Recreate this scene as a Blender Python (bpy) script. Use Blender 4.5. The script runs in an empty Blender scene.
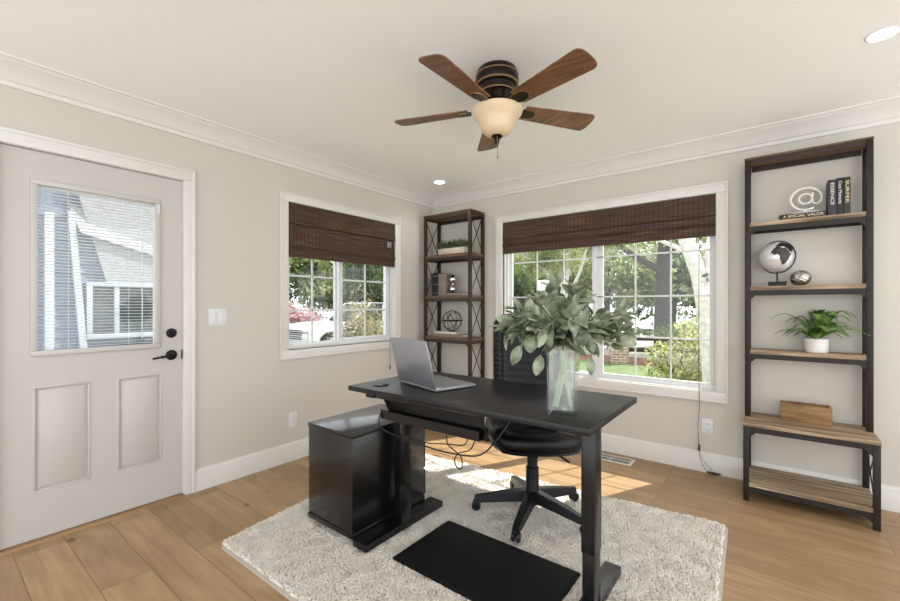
import bpy, bmesh, math, random
import numpy as np
from mathutils import Vector, Matrix, Euler
rnd = random.Random(7)
PI = math.pi
C = bpy.context.scene.collection
H_CAM = 1.23

# ------------------------------------------------------------------ materials
def new_mat(name):
    m = bpy.data.materials.new(name); m.use_nodes = True
    nt = m.node_tree; b = nt.nodes['Principled BSDF']
    return m, nt, b
def s2l(c):
    return tuple(((v/255)/12.92 if v/255 <= .04045 else ((v/255+.055)/1.055)**2.4) for v in c)+(1,)
def mat(name, rgb, rough=.5, metal=0, noise=0, nscale=30, bump=0, bscale=60, coat=0, spec=None, bdist=.002):
    m, nt, b = new_mat(name)
    col = s2l(rgb)
    b.inputs['Base Color'].default_value = col
    b.inputs['Roughness'].default_value = rough
    b.inputs['Metallic'].default_value = metal
    b.inputs['Coat Weight'].default_value = coat
    if spec is not None: b.inputs['Specular IOR Level'].default_value = spec
    tc = nt.nodes.new('ShaderNodeTexCoord')
    if noise:
        n = nt.nodes.new('ShaderNodeTexNoise'); n.inputs['Scale'].default_value = nscale; n.inputs['Detail'].default_value = 4
        nt.links.new(tc.outputs['Object'], n.inputs['Vector'])
        mx = nt.nodes.new('ShaderNodeMix'); mx.data_type = 'RGBA'
        mx.inputs['A'].default_value = tuple(v*(1-noise) for v in col[:3])+(1,)
        mx.inputs['B'].default_value = tuple(min(1, v*(1+noise)) for v in col[:3])+(1,)
        nt.links.new(n.outputs['Fac'], mx.inputs['Factor']); nt.links.new(mx.outputs['Result'], b.inputs['Base Color'])
    if bump:
        n2 = nt.nodes.new('ShaderNodeTexNoise'); n2.inputs['Scale'].default_value = bscale; n2.inputs['Detail'].default_value = 3
        nt.links.new(tc.outputs['Object'], n2.inputs['Vector'])
        bp = nt.nodes.new('ShaderNodeBump'); bp.inputs['Strength'].default_value = bump; bp.inputs['Distance'].default_value = bdist
        nt.links.new(n2.outputs['Fac'], bp.inputs['Height']); nt.links.new(bp.outputs['Normal'], b.inputs['Normal'])
    return m
def ramp(nt, stops):
    r = nt.nodes.new('ShaderNodeValToRGB'); e = r.color_ramp.elements
    while len(e) < len(stops): e.new(.5)
    for el, (p, c) in zip(e, stops): el.position = p; el.color = s2l(c)
    return r
def wood(name, stops, grain=(2, 40, 40), rough=.5, bump=.2, scale=1.0, rot=(0,0,0)):
    m, nt, b = new_mat(name)
    tc = nt.nodes.new('ShaderNodeTexCoord'); mp = nt.nodes.new('ShaderNodeMapping')
    mp.inputs['Scale'].default_value = grain; mp.inputs['Rotation'].default_value = rot
    nt.links.new(tc.outputs['Object'], mp.inputs['Vector'])
    n = nt.nodes.new('ShaderNodeTexNoise'); n.inputs['Scale'].default_value = scale; n.inputs['Detail'].default_value = 6; n.inputs['Distortion'].default_value = .6
    nt.links.new(mp.outputs['Vector'], n.inputs['Vector'])
    r = ramp(nt, stops); nt.links.new(n.outputs['Fac'], r.inputs['Fac']); nt.links.new(r.outputs['Color'], b.inputs['Base Color'])
    bp = nt.nodes.new('ShaderNodeBump'); bp.inputs['Strength'].default_value = bump; bp.inputs['Distance'].default_value = .001
    nt.links.new(n.outputs['Fac'], bp.inputs['Height']); nt.links.new(bp.outputs['Normal'], b.inputs['Normal'])
    b.inputs['Roughness'].default_value = rough
    return m
def floor_mat():
    m, nt, b = new_mat('oak_planks'); L = nt.links.new; N = nt.nodes.new
    tc = N('ShaderNodeTexCoord')
    br = N('ShaderNodeTexBrick'); br.offset = .37; br.offset_frequency = 2
    br.inputs['Scale'].default_value = 1; br.inputs['Brick Width'].default_value = 1.7; br.inputs['Row Height'].default_value = .19
    br.inputs['Mortar Size'].default_value = .0016; br.inputs['Mortar Smooth'].default_value = .3; br.inputs['Bias'].default_value = 0
    br.inputs['Color1'].default_value = (0,0,0,1); br.inputs['Color2'].default_value = (1,1,1,1); br.inputs['Mortar'].default_value = (.5,.5,.5,1)
    L(tc.outputs['Object'], br.inputs['Vector'])
    # per plank shift of the grain
    sc = N('ShaderNodeVectorMath'); sc.operation = 'SCALE'; sc.inputs['Scale'].default_value = 7.3
    L(br.outputs['Color'], sc.inputs[0])
    ad = N('ShaderNodeVectorMath'); ad.operation = 'ADD'; L(tc.outputs['Object'], ad.inputs[0]); L(sc.outputs[0], ad.inputs[1])
    mp = N('ShaderNodeMapping'); mp.inputs['Scale'].default_value = (1.3, 22, 1); L(ad.outputs[0], mp.inputs['Vector'])
    n = N('ShaderNodeTexNoise'); n.inputs['Scale'].default_value = 1.6; n.inputs['Detail'].default_value = 7; n.inputs['Distortion'].default_value = .8
    L(mp.outputs['Vector'], n.inputs['Vector'])
    mp2 = N('ShaderNodeMapping'); mp2.inputs['Scale'].default_value = (1.0, 3.0, 1); L(ad.outputs[0], mp2.inputs['Vector'])
    n2 = N('ShaderNodeTexNoise'); n2.inputs['Scale'].default_value = 1.7; n2.inputs['Detail'].default_value = 3; n2.inputs['Distortion'].default_value = 1.5
    L(mp2.outputs['Vector'], n2.inputs['Vector'])
    r = ramp(nt, [(0.25, (132,103,72)), (.5, (164,133,98)), (.8, (184,155,118))]); L(n.outputs['Fac'], r.inputs['Fac'])
    r2 = ramp(nt, [(0.3, (142,110,74)), (.7, (184,152,113))]); L(n2.outputs['Fac'], r2.inputs['Fac'])
    m1 = N('ShaderNodeMix'); m1.data_type = 'RGBA'; m1.inputs['Factor'].default_value = .5
    L(r.outputs['Color'], m1.inputs['A']); L(r2.outputs['Color'], m1.inputs['B'])
    # plank tone
    hs = N('ShaderNodeHueSaturation'); L(m1.outputs['Result'], hs.inputs['Color'])
    mr = N('ShaderNodeMapRange'); mr.inputs['To Min'].default_value = .84; mr.inputs['To Max'].default_value = 1.12
    L(br.outputs['Color'], mr.inputs['Value']); L(mr.outputs['Result'], hs.inputs['Value'])
    # knots
    mp3 = N('ShaderNodeMapping'); mp3.inputs['Scale'].default_value = (1.7, 3.0, 1); L(tc.outputs['Object'], mp3.inputs['Vector'])
    vo = N('ShaderNodeTexVoronoi'); vo.inputs['Scale'].default_value = 1.15
    nn = N('ShaderNodeTexNoise'); nn.inputs['Scale'].default_value = 14
    L(tc.outputs['Object'], nn.inputs['Vector'])
    av = N('ShaderNodeVectorMath'); av.operation = 'MULTIPLY_ADD'; L(nn.outputs['Color'], av.inputs[0]); av.inputs[1].default_value = (.09,.09,0); L(mp3.outputs['Vector'], av.inputs[2])
    L(av.outputs[0], vo.inputs['Vector'])
    rk = N('ShaderNodeValToRGB'); rk.color_ramp.elements[0].position = .035; rk.color_ramp.elements[0].color = (1,1,1,1)
    rk.color_ramp.elements[1].position = .085; rk.color_ramp.elements[1].color = (0,0,0,1); L(vo.outputs['Distance'], rk.inputs['Fac'])
    m2 = N('ShaderNodeMix'); m2.data_type = 'RGBA'; L(rk.outputs['Color'], m2.inputs['Factor'])
    L(hs.outputs['Color'], m2.inputs['A']); m2.inputs['B'].default_value = s2l((92,58,36))
    m3 = N('ShaderNodeMix'); m3.data_type = 'RGBA'; L(br.outputs['Fac'], m3.inputs['Factor'])
    L(m2.outputs['Result'], m3.inputs['A']); m3.inputs['B'].default_value = s2l((104,74,48))
    L(m3.outputs['Result'], b.inputs['Base Color'])
    b.inputs['Roughness'].default_value = .42
    bp = N('ShaderNodeBump'); bp.inputs['Strength'].default_value = .12; bp.inputs['Distance'].default_value = .002
    L(n.outputs['Fac'], bp.inputs['Height']); L(bp.outputs['Normal'], b.inputs['Normal'])
    return m
def bamboo_mat(axis):
    m, nt, b = new_mat('woven_bamboo_'+axis); L = nt.links.new; N = nt.nodes.new
    tc = N('ShaderNodeTexCoord'); sp = N('ShaderNodeSeparateXYZ'); L(tc.outputs['Object'], sp.inputs[0])
    mp = N('ShaderNodeMapping'); mp.inputs['Scale'].default_value = (3,3,150); L(tc.outputs['Object'], mp.inputs['Vector'])
    n = N('ShaderNodeTexNoise'); n.inputs['Scale'].default_value = 1.2; n.inputs['Detail'].default_value = 3; L(mp.outputs['Vector'], n.inputs['Vector'])
    r = ramp(nt, [(0.3, (32,20,15)), (.5, (70,46,34)), (.62, (98,68,50)), (.74, (146,114,82))]); L(n.outputs['Fac'], r.inputs['Fac'])
    # twine lines
    mm = N('ShaderNodeMath'); mm.operation = 'MULTIPLY'; mm.inputs[1].default_value = 1/.034
    L(sp.outputs['Y' if axis == 'y' else 'X'], mm.inputs[0])
    fr = N('ShaderNodeMath'); fr.operation = 'FRACT'; L(mm.outputs[0], fr.inputs[0])
    lt = N('ShaderNodeMath'); lt.operation = 'LESS_THAN'; lt.inputs[1].default_value = .2; L(fr.outputs[0], lt.inputs[0])
    ml = N('ShaderNodeMath'); ml.operation = 'MULTIPLY'; ml.inputs[1].default_value = .85; L(lt.outputs[0], ml.inputs[0])
    mx = N('ShaderNodeMix'); mx.data_type = 'RGBA'; L(ml.outputs[0], mx.inputs['Factor']); L(r.outputs['Color'], mx.inputs['A']); mx.inputs['B'].default_value = s2l((40,24,19))
    L(mx.outputs['Result'], b.inputs['Base Color']); b.inputs['Roughness'].default_value = .6
    bp = N('ShaderNodeBump'); bp.inputs['Strength'].default_value = .5; bp.inputs['Distance'].default_value = .003
    L(n.outputs['Fac'], bp.inputs['Height']); L(bp.outputs['Normal'], b.inputs['Normal'])
    return m
def leaf_mat(name, c1, c2, trans=.35, rough=.55, scale=6):
    m, nt, b = new_mat(name); L = nt.links.new; N = nt.nodes.new
    tc = N('ShaderNodeTexCoord'); n = N('ShaderNodeTexNoise'); n.inputs['Scale'].default_value = scale; n.inputs['Detail'].default_value = 5
    L(tc.outputs['Object'], n.inputs['Vector'])
    r = ramp(nt, [(.38, c1), (.62, c2)]); L(n.outputs['Fac'], r.inputs['Fac']); L(r.outputs['Color'], b.inputs['Base Color'])
    b.inputs['Roughness'].default_value = rough
    tr = N('ShaderNodeBsdfTranslucent'); L(r.outputs['Color'], tr.inputs['Color'])
    mx = N('ShaderNodeMixShader'); mx.inputs[0].default_value = trans
    L(b.outputs[0], mx.inputs[1]); L(tr.outputs[0], mx.inputs[2]); L(mx.outputs[0], nt.nodes['Material Output'].inputs['Surface'])
    return m
def pane_mat():
    m, nt, b = new_mat('window_glass'); L = nt.links.new; N = nt.nodes.new
    t = N('ShaderNodeBsdfTransparent'); t.inputs['Color'].default_value = (.97,.98,.97,1)
    g = N('ShaderNodeBsdfGlossy'); g.inputs['Roughness'].default_value = .01
    lw = N('ShaderNodeLayerWeight'); pw = N('ShaderNodeMath'); pw.operation = 'POWER'; pw.inputs[1].default_value = 5; L(lw.outputs['Facing'], pw.inputs[0])
    ma = N('ShaderNodeMath'); ma.operation = 'MULTIPLY_ADD'; ma.inputs[1].default_value = .6; ma.inputs[2].default_value = .03; L(pw.outputs[0], ma.inputs[0])
    mx = N('ShaderNodeMixShader'); L(ma.outputs[0], mx.inputs[0]); L(t.outputs[0], mx.inputs[1]); L(g.outputs[0], mx.inputs[2])
    L(mx.outputs[0], nt.nodes['Material Output'].inputs['Surface'])
    return m
def glass_mat():
    m, nt, b = new_mat('clear_vase_glass'); L = nt.links.new; N = nt.nodes.new
    g = N('ShaderNodeBsdfGlass'); g.inputs['IOR'].default_value = 1.4; g.inputs['Color'].default_value = (.98,1,.99,1); g.inputs['Roughness'].default_value = 0
    t = N('ShaderNodeBsdfTransparent'); t.inputs['Color'].default_value = (.97,.985,.98,1)
    gl = N('ShaderNodeBsdfGlossy'); gl.inputs['Roughness'].default_value = .02
    lw = N('ShaderNodeLayerWeight'); pw = N('ShaderNodeMath'); pw.operation = 'POWER'; pw.inputs[1].default_value = 3; L(lw.outputs['Facing'], pw.inputs[0])
    ma = N('ShaderNodeMath'); ma.operation = 'MULTIPLY_ADD'; ma.inputs[1].default_value = .7; ma.inputs[2].default_value = .05; L(pw.outputs[0], ma.inputs[0])
    m1 = N('ShaderNodeMixShader'); L(ma.outputs[0], m1.inputs[0]); L(t.outputs[0], m1.inputs[1]); L(gl.outputs[0], m1.inputs[2])
    m2 = N('ShaderNodeMixShader'); m2.inputs[0].default_value = .3; L(m1.outputs[0], m2.inputs[1]); L(g.outputs[0], m2.inputs[2])
    L(m2.outputs[0], nt.nodes['Material Output'].inputs['Surface'])
    return m
def emit_mat(name, rgb, s):
    m, nt, b = new_mat(name)
    b.inputs['Emission Color'].default_value = s2l(rgb); b.inputs['Emission Strength'].default_value = s
    return m

M = {}
M['wall'] = mat('greige_wall_paint', (209,204,195), .75, bump=.25, bscale=38, bdist=.004)
M['ceil'] = mat('white_ceiling_paint', (249,250,248), .8, bump=.12, bscale=30, bdist=.003)
M['trim'] = mat('white_trim_paint', (226,223,219), .4)
M['door'] = mat('white_door_paint', (200,196,192), .38)
M['vinyl'] = mat('white_vinyl', (226,227,228), .35)
M['floor'] = floor_mat()
M['jute'] = mat('shag_rug_backing', (190,182,170), .9)
M['shag'] = mat('cream_shag_wool', (240,233,223), .85, noise=.10, nscale=14)
M['desk'] = mat('black_desk_laminate', (20,19,19), .36, spec=.4, bump=.15, bscale=400, bdist=.0004)
M['blackmetal'] = mat('black_powder_coat', (12,12,13), .27, spec=.5, bump=.1, bscale=300, bdist=.0004)
M['cab'] = mat('black_cabinet_laminate', (17,15,15), .27, coat=.25, spec=.55)
M['rubber'] = mat('black_rubber', (9,9,10), .75, spec=.22, bump=.3, bscale=220, bdist=.001)
M['plastic'] = mat('black_plastic', (17,18,22), .35, spec=.4)
M['leather'] = mat('black_leather', (5,5,7), .36, bump=.5, bscale=60, bdist=.004, spec=.32)
M['chrome'] = mat('chrome', (210,210,212), .12, 1)
M['silver'] = mat('silver_aluminium', (168,170,176), .38, .75)
M['darksilver'] = mat('laptop_keys', (150,152,158), .5)
M['screen'] = mat('laptop_screen_off', (10,10,12), .12)
M['iron_brown'] = mat('brown_rustic_iron', (56,46,39), .5, .3, noise=.25, nscale=25)
M['iron'] = mat('rustic_iron', (40,35,31), .5, .3, noise=.25, nscale=25)
M['shelfwood'] = wood('rustic_shelf_wood', [(.3,(92,70,50)),(.5,(150,126,100)),(.7,(198,178,150))], (1.6,26,26), .6, .5, 1.6)
M['shelfwood2'] = wood('dark_shelf_wood', [(.25,(66,48,34)),(.5,(104,80,58)),(.8,(146,120,92))], (1.6,26,26), .6, .5, 1.6)
M['oakstrip'] = wood('oak_threshold_wood', [(.3,(136,104,70)),(.7,(164,130,92))], (20,2,20), .5, .2, 1.5)
M['boxwood'] = wood('acacia_box_wood', [(.25,(98,68,40)),(.5,(140,104,64)),(.8,(174,140,94))], (3,10,26), .55, .4, 1.8)
M['blade'] = wood('walnut_blade', [(.25,(74,46,30)),(.5,(116,76,50)),(.8,(150,106,74))], (2.2,30,30), .35, .15, 1.6)
M['bronze'] = mat('oil_rubbed_bronze', (44,36,32), .32, .7)
M['brassline'] = mat('antique_brass', (170,140,100), .35, .8)
M['bowl'] = mat('amber_alabaster_glass', (226,204,168), .3, noise=.08, nscale=12)
M['bamboo_y'] = bamboo_mat('y'); M['bamboo_x'] = bamboo_mat('x')
M['cordm'] = mat('brown_cord', (88,70,56), .8)
M['pane'] = pane_mat(); M['glass'] = glass_mat()
M['white'] = mat('white_ceramic', (236,234,230), .4)
M['hardware'] = mat('black_bronze_hardware', (30,27,26), .3, .6)
M['fern'] = leaf_mat('fern_green', (84,128,60), (170,204,116), .3, .5, 20)
M['herb'] = leaf_mat('boxwood_green', (40,62,30), (112,130,72), .2, .6, 40)
M['lamb'] = leaf_mat('grey_green_leaf', (96,110,86), (178,188,162), .25, .5, 16)
M['stem'] = leaf_mat('pale_green_stem', (186,194,164), (220,226,200), .2, .6, 10)
M['book_black'] = mat('black_book_cloth', (28,26,27), .5)
M['book_navy'] = mat('charcoal_book_cloth', (48,46,50), .5)
M['book_olive'] = mat('dark_olive_book_cloth', (42,38,28), .5)
M['book_taupe'] = mat('taupe_book_cloth', (140,124,112), .6)
M['paper'] = mat('page_paper', (214,204,186), .8, noise=.1, nscale=300)
M['ink_cream'] = mat('cream_lettering', (232,214,168), .5)
M['ink_white'] = mat('white_lettering', (232,230,228), .5)
M['silverball'] = mat('hammered_silver', (190,186,180), .22, 1)
M['globe'] = mat('silver_globe', (226,226,230), .22, .35)
M['globeland'] = mat('dark_globe_relief', (70,66,64), .4, .7, noise=.4, nscale=60)
M['ventm'] = mat('cream_vent_enamel', (226,218,202), .4)
M['dark'] = mat('dark_void', (12,12,12), .9)
M['canlight'] = emit_mat('lamp_lens', (255,244,226), 9)
M['pot_cream'] = wood('whitewashed_planter_wood', [(.3,(196,184,164)),(.7,(232,224,208))], (3,20,20), .7, .4, 1.5)
M['soil'] = mat('dark_soil', (50,40,32), .9)
# outside
M['lawn'] = mat('lawn_green', (98,116,74), .9, noise=.35, nscale=3, bump=.5, bscale=60, bdist=.02)
M['concrete'] = mat('pale_concrete', (160,156,150), .85, noise=.08, nscale=2)
M['asphalt'] = mat('grey_asphalt', (112,112,116), .9, noise=.08, nscale=4)
M['mulch'] = mat('red_mulch', (130,92,80), .9, noise=.35, nscale=30, bump=.5, bscale=40, bdist=.02)
M['birch'] = mat('white_birch_bark', (205,201,196), .9, noise=.5, nscale=16, bump=.5, bscale=20, bdist=.01)
M['bark'] = mat('dark_grey_bark', (78,71,68), .9, noise=.3, nscale=10, bump=.6, bscale=20, bdist=.02)
M['leaf_bright'] = leaf_mat('yellow_green_leaves', (112,128,82), (186,192,138), .4, .6, .9)  # yellow-green leaf tones mixed by noise
M['leaf_mid'] = leaf_mat('mid_leaves', (68,88,54), (136,152,98), .4, .6, .8)
M['leaf_dark'] = leaf_mat('deep_leaves', (52,68,46), (104,120,80), .35, .6, .9)
M['leaf_vari'] = leaf_mat('variegated_leaves', (104,124,58), (228,222,164), .35, .6, 9)
M['leaf_autumn'] = leaf_mat('tawny_leaves', (84,92,62), (186,172,132), .35, .6, 5)
M['flower'] = leaf_mat('pink_blossom', (186,140,142), (222,196,196), .3, .6, 5)
M['carpaint'] = mat('white_car_paint', (200,198,202), .25, coat=.4)
M['carblue'] = mat('silver_blue_car_paint', (168,184,200), .25, coat=.6)
M['carglass'] = mat('car_glass', (60,68,74), .08)
M['tyre'] = mat('tyre_rubber', (34,34,34), .8)
M['brown_rail'] = mat('dark_rail_wood', (62,52,46), .8)
def brick_mat():
    m, nt, b = new_mat('pale_brick'); L = nt.links.new; N = nt.nodes.new
    tc = N('ShaderNodeTexCoord'); mp = N('ShaderNodeMapping'); mp.inputs['Rotation'].default_value = (PI/2,0,0); L(tc.outputs['Object'], mp.inputs['Vector'])
    br = N('ShaderNodeTexBrick'); br.inputs['Scale'].default_value = 1; br.inputs['Brick Width'].default_value = .2; br.inputs['Row Height'].default_value = .07; br.inputs['Mortar Size'].default_value = .008
    br.inputs['Color1'].default_value = s2l((140,108,94)); br.inputs['Color2'].default_value = s2l((172,142,126)); br.inputs['Mortar'].default_value = s2l((214,206,196))
    L(mp.outputs['Vector'], br.inputs['Vector']); L(br.outputs['Color'], b.inputs['Base Color']); b.inputs['Roughness'].default_value = .9
    return m
M['brick'] = brick_mat()
M['siding'] = mat('blue_grey_siding', (108,118,142), .6)  # blue-grey siding, darkened so the colour carries the wall's shade
M['house_trim'] = mat('white_trim_shade_tinted', (172,178,192), .6)  # white trim; its shade is painted in as a blue-grey tint
M['shingle'] = mat('pale_roof_shingle', (150,151,158), .8, noise=.25, nscale=14, bump=.4, bscale=20, bdist=.02)  # light shingle, toned down with the roof's shade in the base colour

# ------------------------------------------------------------------ mesh builder
class MB:
    def __init__(self): self.bm = bmesh.new()
    def _merge(self, b2, mtx=None):
        if mtx is not None: b2.transform(mtx)
        me = bpy.data.meshes.new('tmp'); b2.to_mesh(me); b2.free(); self.bm.from_mesh(me); bpy.data.meshes.remove(me)
        return self
    def box(self, x0, x1, y0, y1, z0, z1, bev=0, seg=2, mtx=None):
        b2 = bmesh.new(); bmesh.ops.create_cube(b2, size=1)
        for v in b2.verts:
            v.co = Vector(((x0+x1)/2+v.co.x*(x1-x0), (y0+y1)/2+v.co.y*(y1-y0), (z0+z1)/2+v.co.z*(z1-z0)))
        if bev: bmesh.ops.bevel(b2, geom=b2.edges[:], offset=bev, segments=seg, affect='EDGES', profile=.5)
        return self._merge(b2, mtx)
    def prism(self, pts, axis, a0, a1, mtx=None, bev=0):
        """polygon pts in the plane perpendicular to axis, extruded a0..a1. axis x: pts=(y,z); y: (x,z); z: (x,y)"""
        b2 = bmesh.new()
        def P(p, a): return {'x': (a, p[0], p[1]), 'y': (p[0], a, p[1]), 'z': (p[0], p[1], a)}[axis]
        v0 = [b2.verts.new(P(p, a0)) for p in pts]; v1 = [b2.verts.new(P(p, a1)) for p in pts]
        b2.faces.new(v0); b2.faces.new(v1[::-1])
        n = len(pts)
        for i in range(n): b2.faces.new((v0[i], v0[(i+1) % n], v1[(i+1) % n], v1[i]))
        bmesh.ops.recalc_face_normals(b2, faces=b2.faces[:])
        if bev: bmesh.ops.bevel(b2, geom=b2.edges[:], offset=bev, segments=2, affect='EDGES')
        return self._merge(b2, mtx)
    def lathe(self, prof, c=(0,0,0), seg=32, mtx=None):
        b2 = bmesh.new(); rings = []
        for r, z in prof:
            if r < 1e-5: rings.append([b2.verts.new((c[0], c[1], c[2]+z))])
            else: rings.append([b2.verts.new((c[0]+r*math.cos(2*PI*i/seg), c[1]+r*math.sin(2*PI*i/seg), c[2]+z)) for i in range(seg)])
        for a, b in zip(rings, rings[1:]):
            for i in range(seg):
                j = (i+1) % seg
                if len(a) == 1 and len(b) == 1: continue
                if len(a) == 1: b2.faces.new((a[0], b[i], b[j]))
                elif len(b) == 1: b2.faces.new((a[i], a[j], b[0]))
                else: b2.faces.new((a[i], a[j], b[j], b[i]))
        bmesh.ops.recalc_face_normals(b2, faces=b2.faces[:])
        return self._merge(b2, mtx)
    def cyl(self, p0, p1, r, seg=16, r1=None):
        return self.tube([p0, p1], [r, r if r1 is None else r1], seg)
    def tube(self, pts, r, seg=8, cap=True):
        pts = [Vector(p) for p in pts]; n = len(pts)
        rs = r if isinstance(r, (list, tuple)) else [r]*n
        b2 = bmesh.new(); rings = []
        t = (pts[1]-pts[0]).normalized(); up = Vector((0,0,1)) if abs(t.z) < .9 else Vector((1,0,0))
        u = t.cross(up).normalized()
        for i, p in enumerate(pts):
            if 0 < i < n-1: t = (pts[i+1]-pts[i-1]).normalized()
            elif i == n-1: t = (pts[i]-pts[i-1]).normalized()
            u = (u - t*u.dot(t)).normalized(); v = t.cross(u)
            rings.append([b2.verts.new(p+(u*math.cos(2*PI*k/seg)+v*math.sin(2*PI*k/seg))*rs[i]) for k in range(seg)])
        for a, b in zip(rings, rings[1:]):
            for k in range(seg): b2.faces.new((a[k], a[(k+1) % seg], b[(k+1) % seg], b[k]))
        if cap: b2.faces.new(rings[0][::-1]); b2.faces.new(rings[-1])
        bmesh.ops.recalc_face_normals(b2, faces=b2.faces[:])
        return self._merge(b2)
    def grid(self, f, nu, nv, closed_u=False):
        b2 = bmesh.new(); V = [[b2.verts.new(f(i/(nu if closed_u else nu-1), j/(nv-1))) for j in range(nv)] for i in range(nu)]
        for i in range(nu if closed_u else nu-1):
            for j in range(nv-1):
                k = (i+1) % nu
                b2.faces.new((V[i][j], V[k][j], V[k][j+1], V[i][j+1]))
        return self._merge(b2)
    def raw(self, verts, faces):
        me = bpy.data.meshes.new('tmp'); me.from_pydata([tuple(v) for v in verts], [], [tuple(f) for f in faces]); self.bm.from_mesh(me); bpy.data.meshes.remove(me); return self
    def build(self, name, m, parent=None, smooth=35, label=None):
        loc = Vector((0,0,0)); q = parent
        while q is not None: loc += q.location; q = q.parent
        if parent is None and self.bm.verts:      # origin at the thing's base
            xs = [v.co.x for v in self.bm.verts]; ys = [v.co.y for v in self.bm.verts]; zs = [v.co.z for v in self.bm.verts]
            own = Vector(((min(xs)+max(xs))/2, (min(ys)+max(ys))/2, min(zs)))
        else: own = Vector((0,0,0))
        bmesh.ops.translate(self.bm, verts=self.bm.verts[:], vec=-(loc+own))
        if smooth:
            a = math.radians(smooth)
            for f in self.bm.faces: f.smooth = True
            for e in self.bm.edges:
                if len(e.link_faces) == 2 and e.calc_face_angle(0) > a: e.smooth = False
        me = bpy.data.meshes.new(name); self.bm.to_mesh(me); self.bm.free()
        me.materials.append(m)
        o = bpy.data.objects.new(name, me); C.objects.link(o); o.parent = parent; o.location = own
        if label: o['label'] = label
        return o
def thing(name, label, cat, loc, group=None, kind=None):
    o = bpy.data.objects.new(name, None); C.objects.link(o); o.location = loc; o.empty_display_size = .1
    if label: o['label'] = label
    if cat: o['category'] = cat
    if group: o['group'] = group
    if kind: o['kind'] = kind
    return o
def tag(o, label=None, cat=None, group=None, kind=None):
    if label: o['label'] = label
    if cat: o['category'] = cat
    if group: o['group'] = group
    if kind: o['kind'] = kind
    return o
def struct(o, label, cat): return tag(o, label, cat, kind='structure')
def dup(root, loc, rotz=None, label=None):
    r = root.copy(); C.objects.link(r); r.location = loc
    if rotz is not None: r.rotation_euler = (0,0,rotz)
    if label: r['label'] = label
    for ch in list(root.children):
        c = ch.copy(); C.objects.link(c); c.parent = r
        for g in ch.children:
            d = g.copy(); C.objects.link(d); d.parent = c
    return r
def smooth_path(P, k=6):
    P = [Vector(p) for p in P]; out = []
    Q = [P[0]*2-P[1]]+P+[P[-1]*2-P[-2]]
    for i in range(1, len(Q)-2):
        for s in range(k):
            t = s/k; a, b, c, d = Q[i-1], Q[i], Q[i+1], Q[i+2]
            out.append(.5*((2*b)+(-a+c)*t+(2*a-5*b+4*c-d)*t*t+(-a+3*b-3*c+d)*t**3))
    out.append(P[-1]); return out

# ------------------------------------------------------------------ room shell
CH = 2.44; WT = .14
XE = 5.0; YE = -5.2
# openings: left wall window, door; right wall window
LW = (-1.785, -.608, .885, 2.05)
RW = (.93, 2.70, .60, 2.05)
DR = (-3.345, -2.515, 0.0, 2.045)
w = MB()
w.box(-WT, 0, LW[1], 0, 0, CH); w.box(-WT, 0, LW[0], LW[1], 0, LW[2]); w.box(-WT, 0, LW[0], LW[1], LW[3], CH)
w.box(-WT, 0, DR[1], LW[0], 0, CH); w.box(-WT, 0, DR[0], DR[1], DR[3], CH); w.box(-WT, 0, YE, DR[0], 0, CH)
struct(w.build('wall_left', M['wall'], smooth=0), 'greige painted wall with the white entry door and the smaller window', 'wall')
w = MB()
w.box(-WT, RW[0], 0, WT, 0, CH); w.box(RW[0], RW[1], 0, WT, 0, RW[2]); w.box(RW[0], RW[1], 0, WT, RW[3], CH); w.box(RW[1], XE, 0, WT, 0, CH)
struct(w.build('wall_right', M['wall'], smooth=0), 'greige painted wall with the wide window and both bookshelves', 'wall')
struct(MB().box(-WT, XE, YE, WT, -.1, 0).build('floor', M['floor'], smooth=0), 'light oak plank floor with knots', 'floor')
struct(MB().box(-WT, XE, YE, WT, CH, CH+.12).build('ceiling', M['ceil'], smooth=0), 'white painted ceiling', 'ceiling')

# crown moulding, profile (offset from wall, z), mitred at the corner
prof = [(0,2.322),(.012,2.322),(.016,2.332),(.016,2.345),(.026,2.350),(.034,2.365),(.058,2.395),(.084,2.414),(.094,2.420),(.098,2.428),(.112,2.430),(.115,2.44),(0,2.44)]
def sweep(prof, left, a0, a1):
    """along the left wall (y from a0 to corner) or the right wall (x from corner to a1)"""
    b2 = MB(); n = len(prof); V = []
    for end in (0, 1):
        for p, z in prof:
            if left: V.append((p, a0 if end == 0 else -p, z))
            else: V.append((p if end == 0 else a1, -p, z))
    F = [(i, (i+1) % n, n+(i+1) % n, n+i) for i in range(n)]+[tuple(range(n)), tuple(range(2*n-1, n-1, -1))]
    b2.raw(V, F); bmesh.ops.recalc_face_normals(b2.bm, faces=b2.bm.faces[:])
    return b2
struct(sweep(prof, True, YE, 0).build('trim_1', M['trim']), 'white crown moulding above the door wall', 'crown moulding')
struct(sweep(prof, False, 0, XE).build('trim_2', M['trim']), 'white crown moulding above the wide window', 'crown moulding')
bp = [(0,0),(.016,0),(.016,.105),(.013,.112),(.013,.125),(.008,.132),(.006,.143),(0,.145)]
bl = sweep(bp, True, -2.452, 0); struct(bl.build('baseboard_left', M['trim']), 'white baseboard under the smaller window', 'baseboard')
b_ = sweep(bp, True, YE, 0)
for v in b_.bm.verts: v.co.y = v.co.y if v.co.y < -3.5 else -3.42
struct(b_.build('baseboard_left', M['trim']), 'white baseboard beyond the hinge side of the door', 'baseboard')
struct(sweep(bp, False, 0, XE).build('baseboard_right', M['trim']), 'white baseboard under the wide window', 'baseboard')

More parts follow.
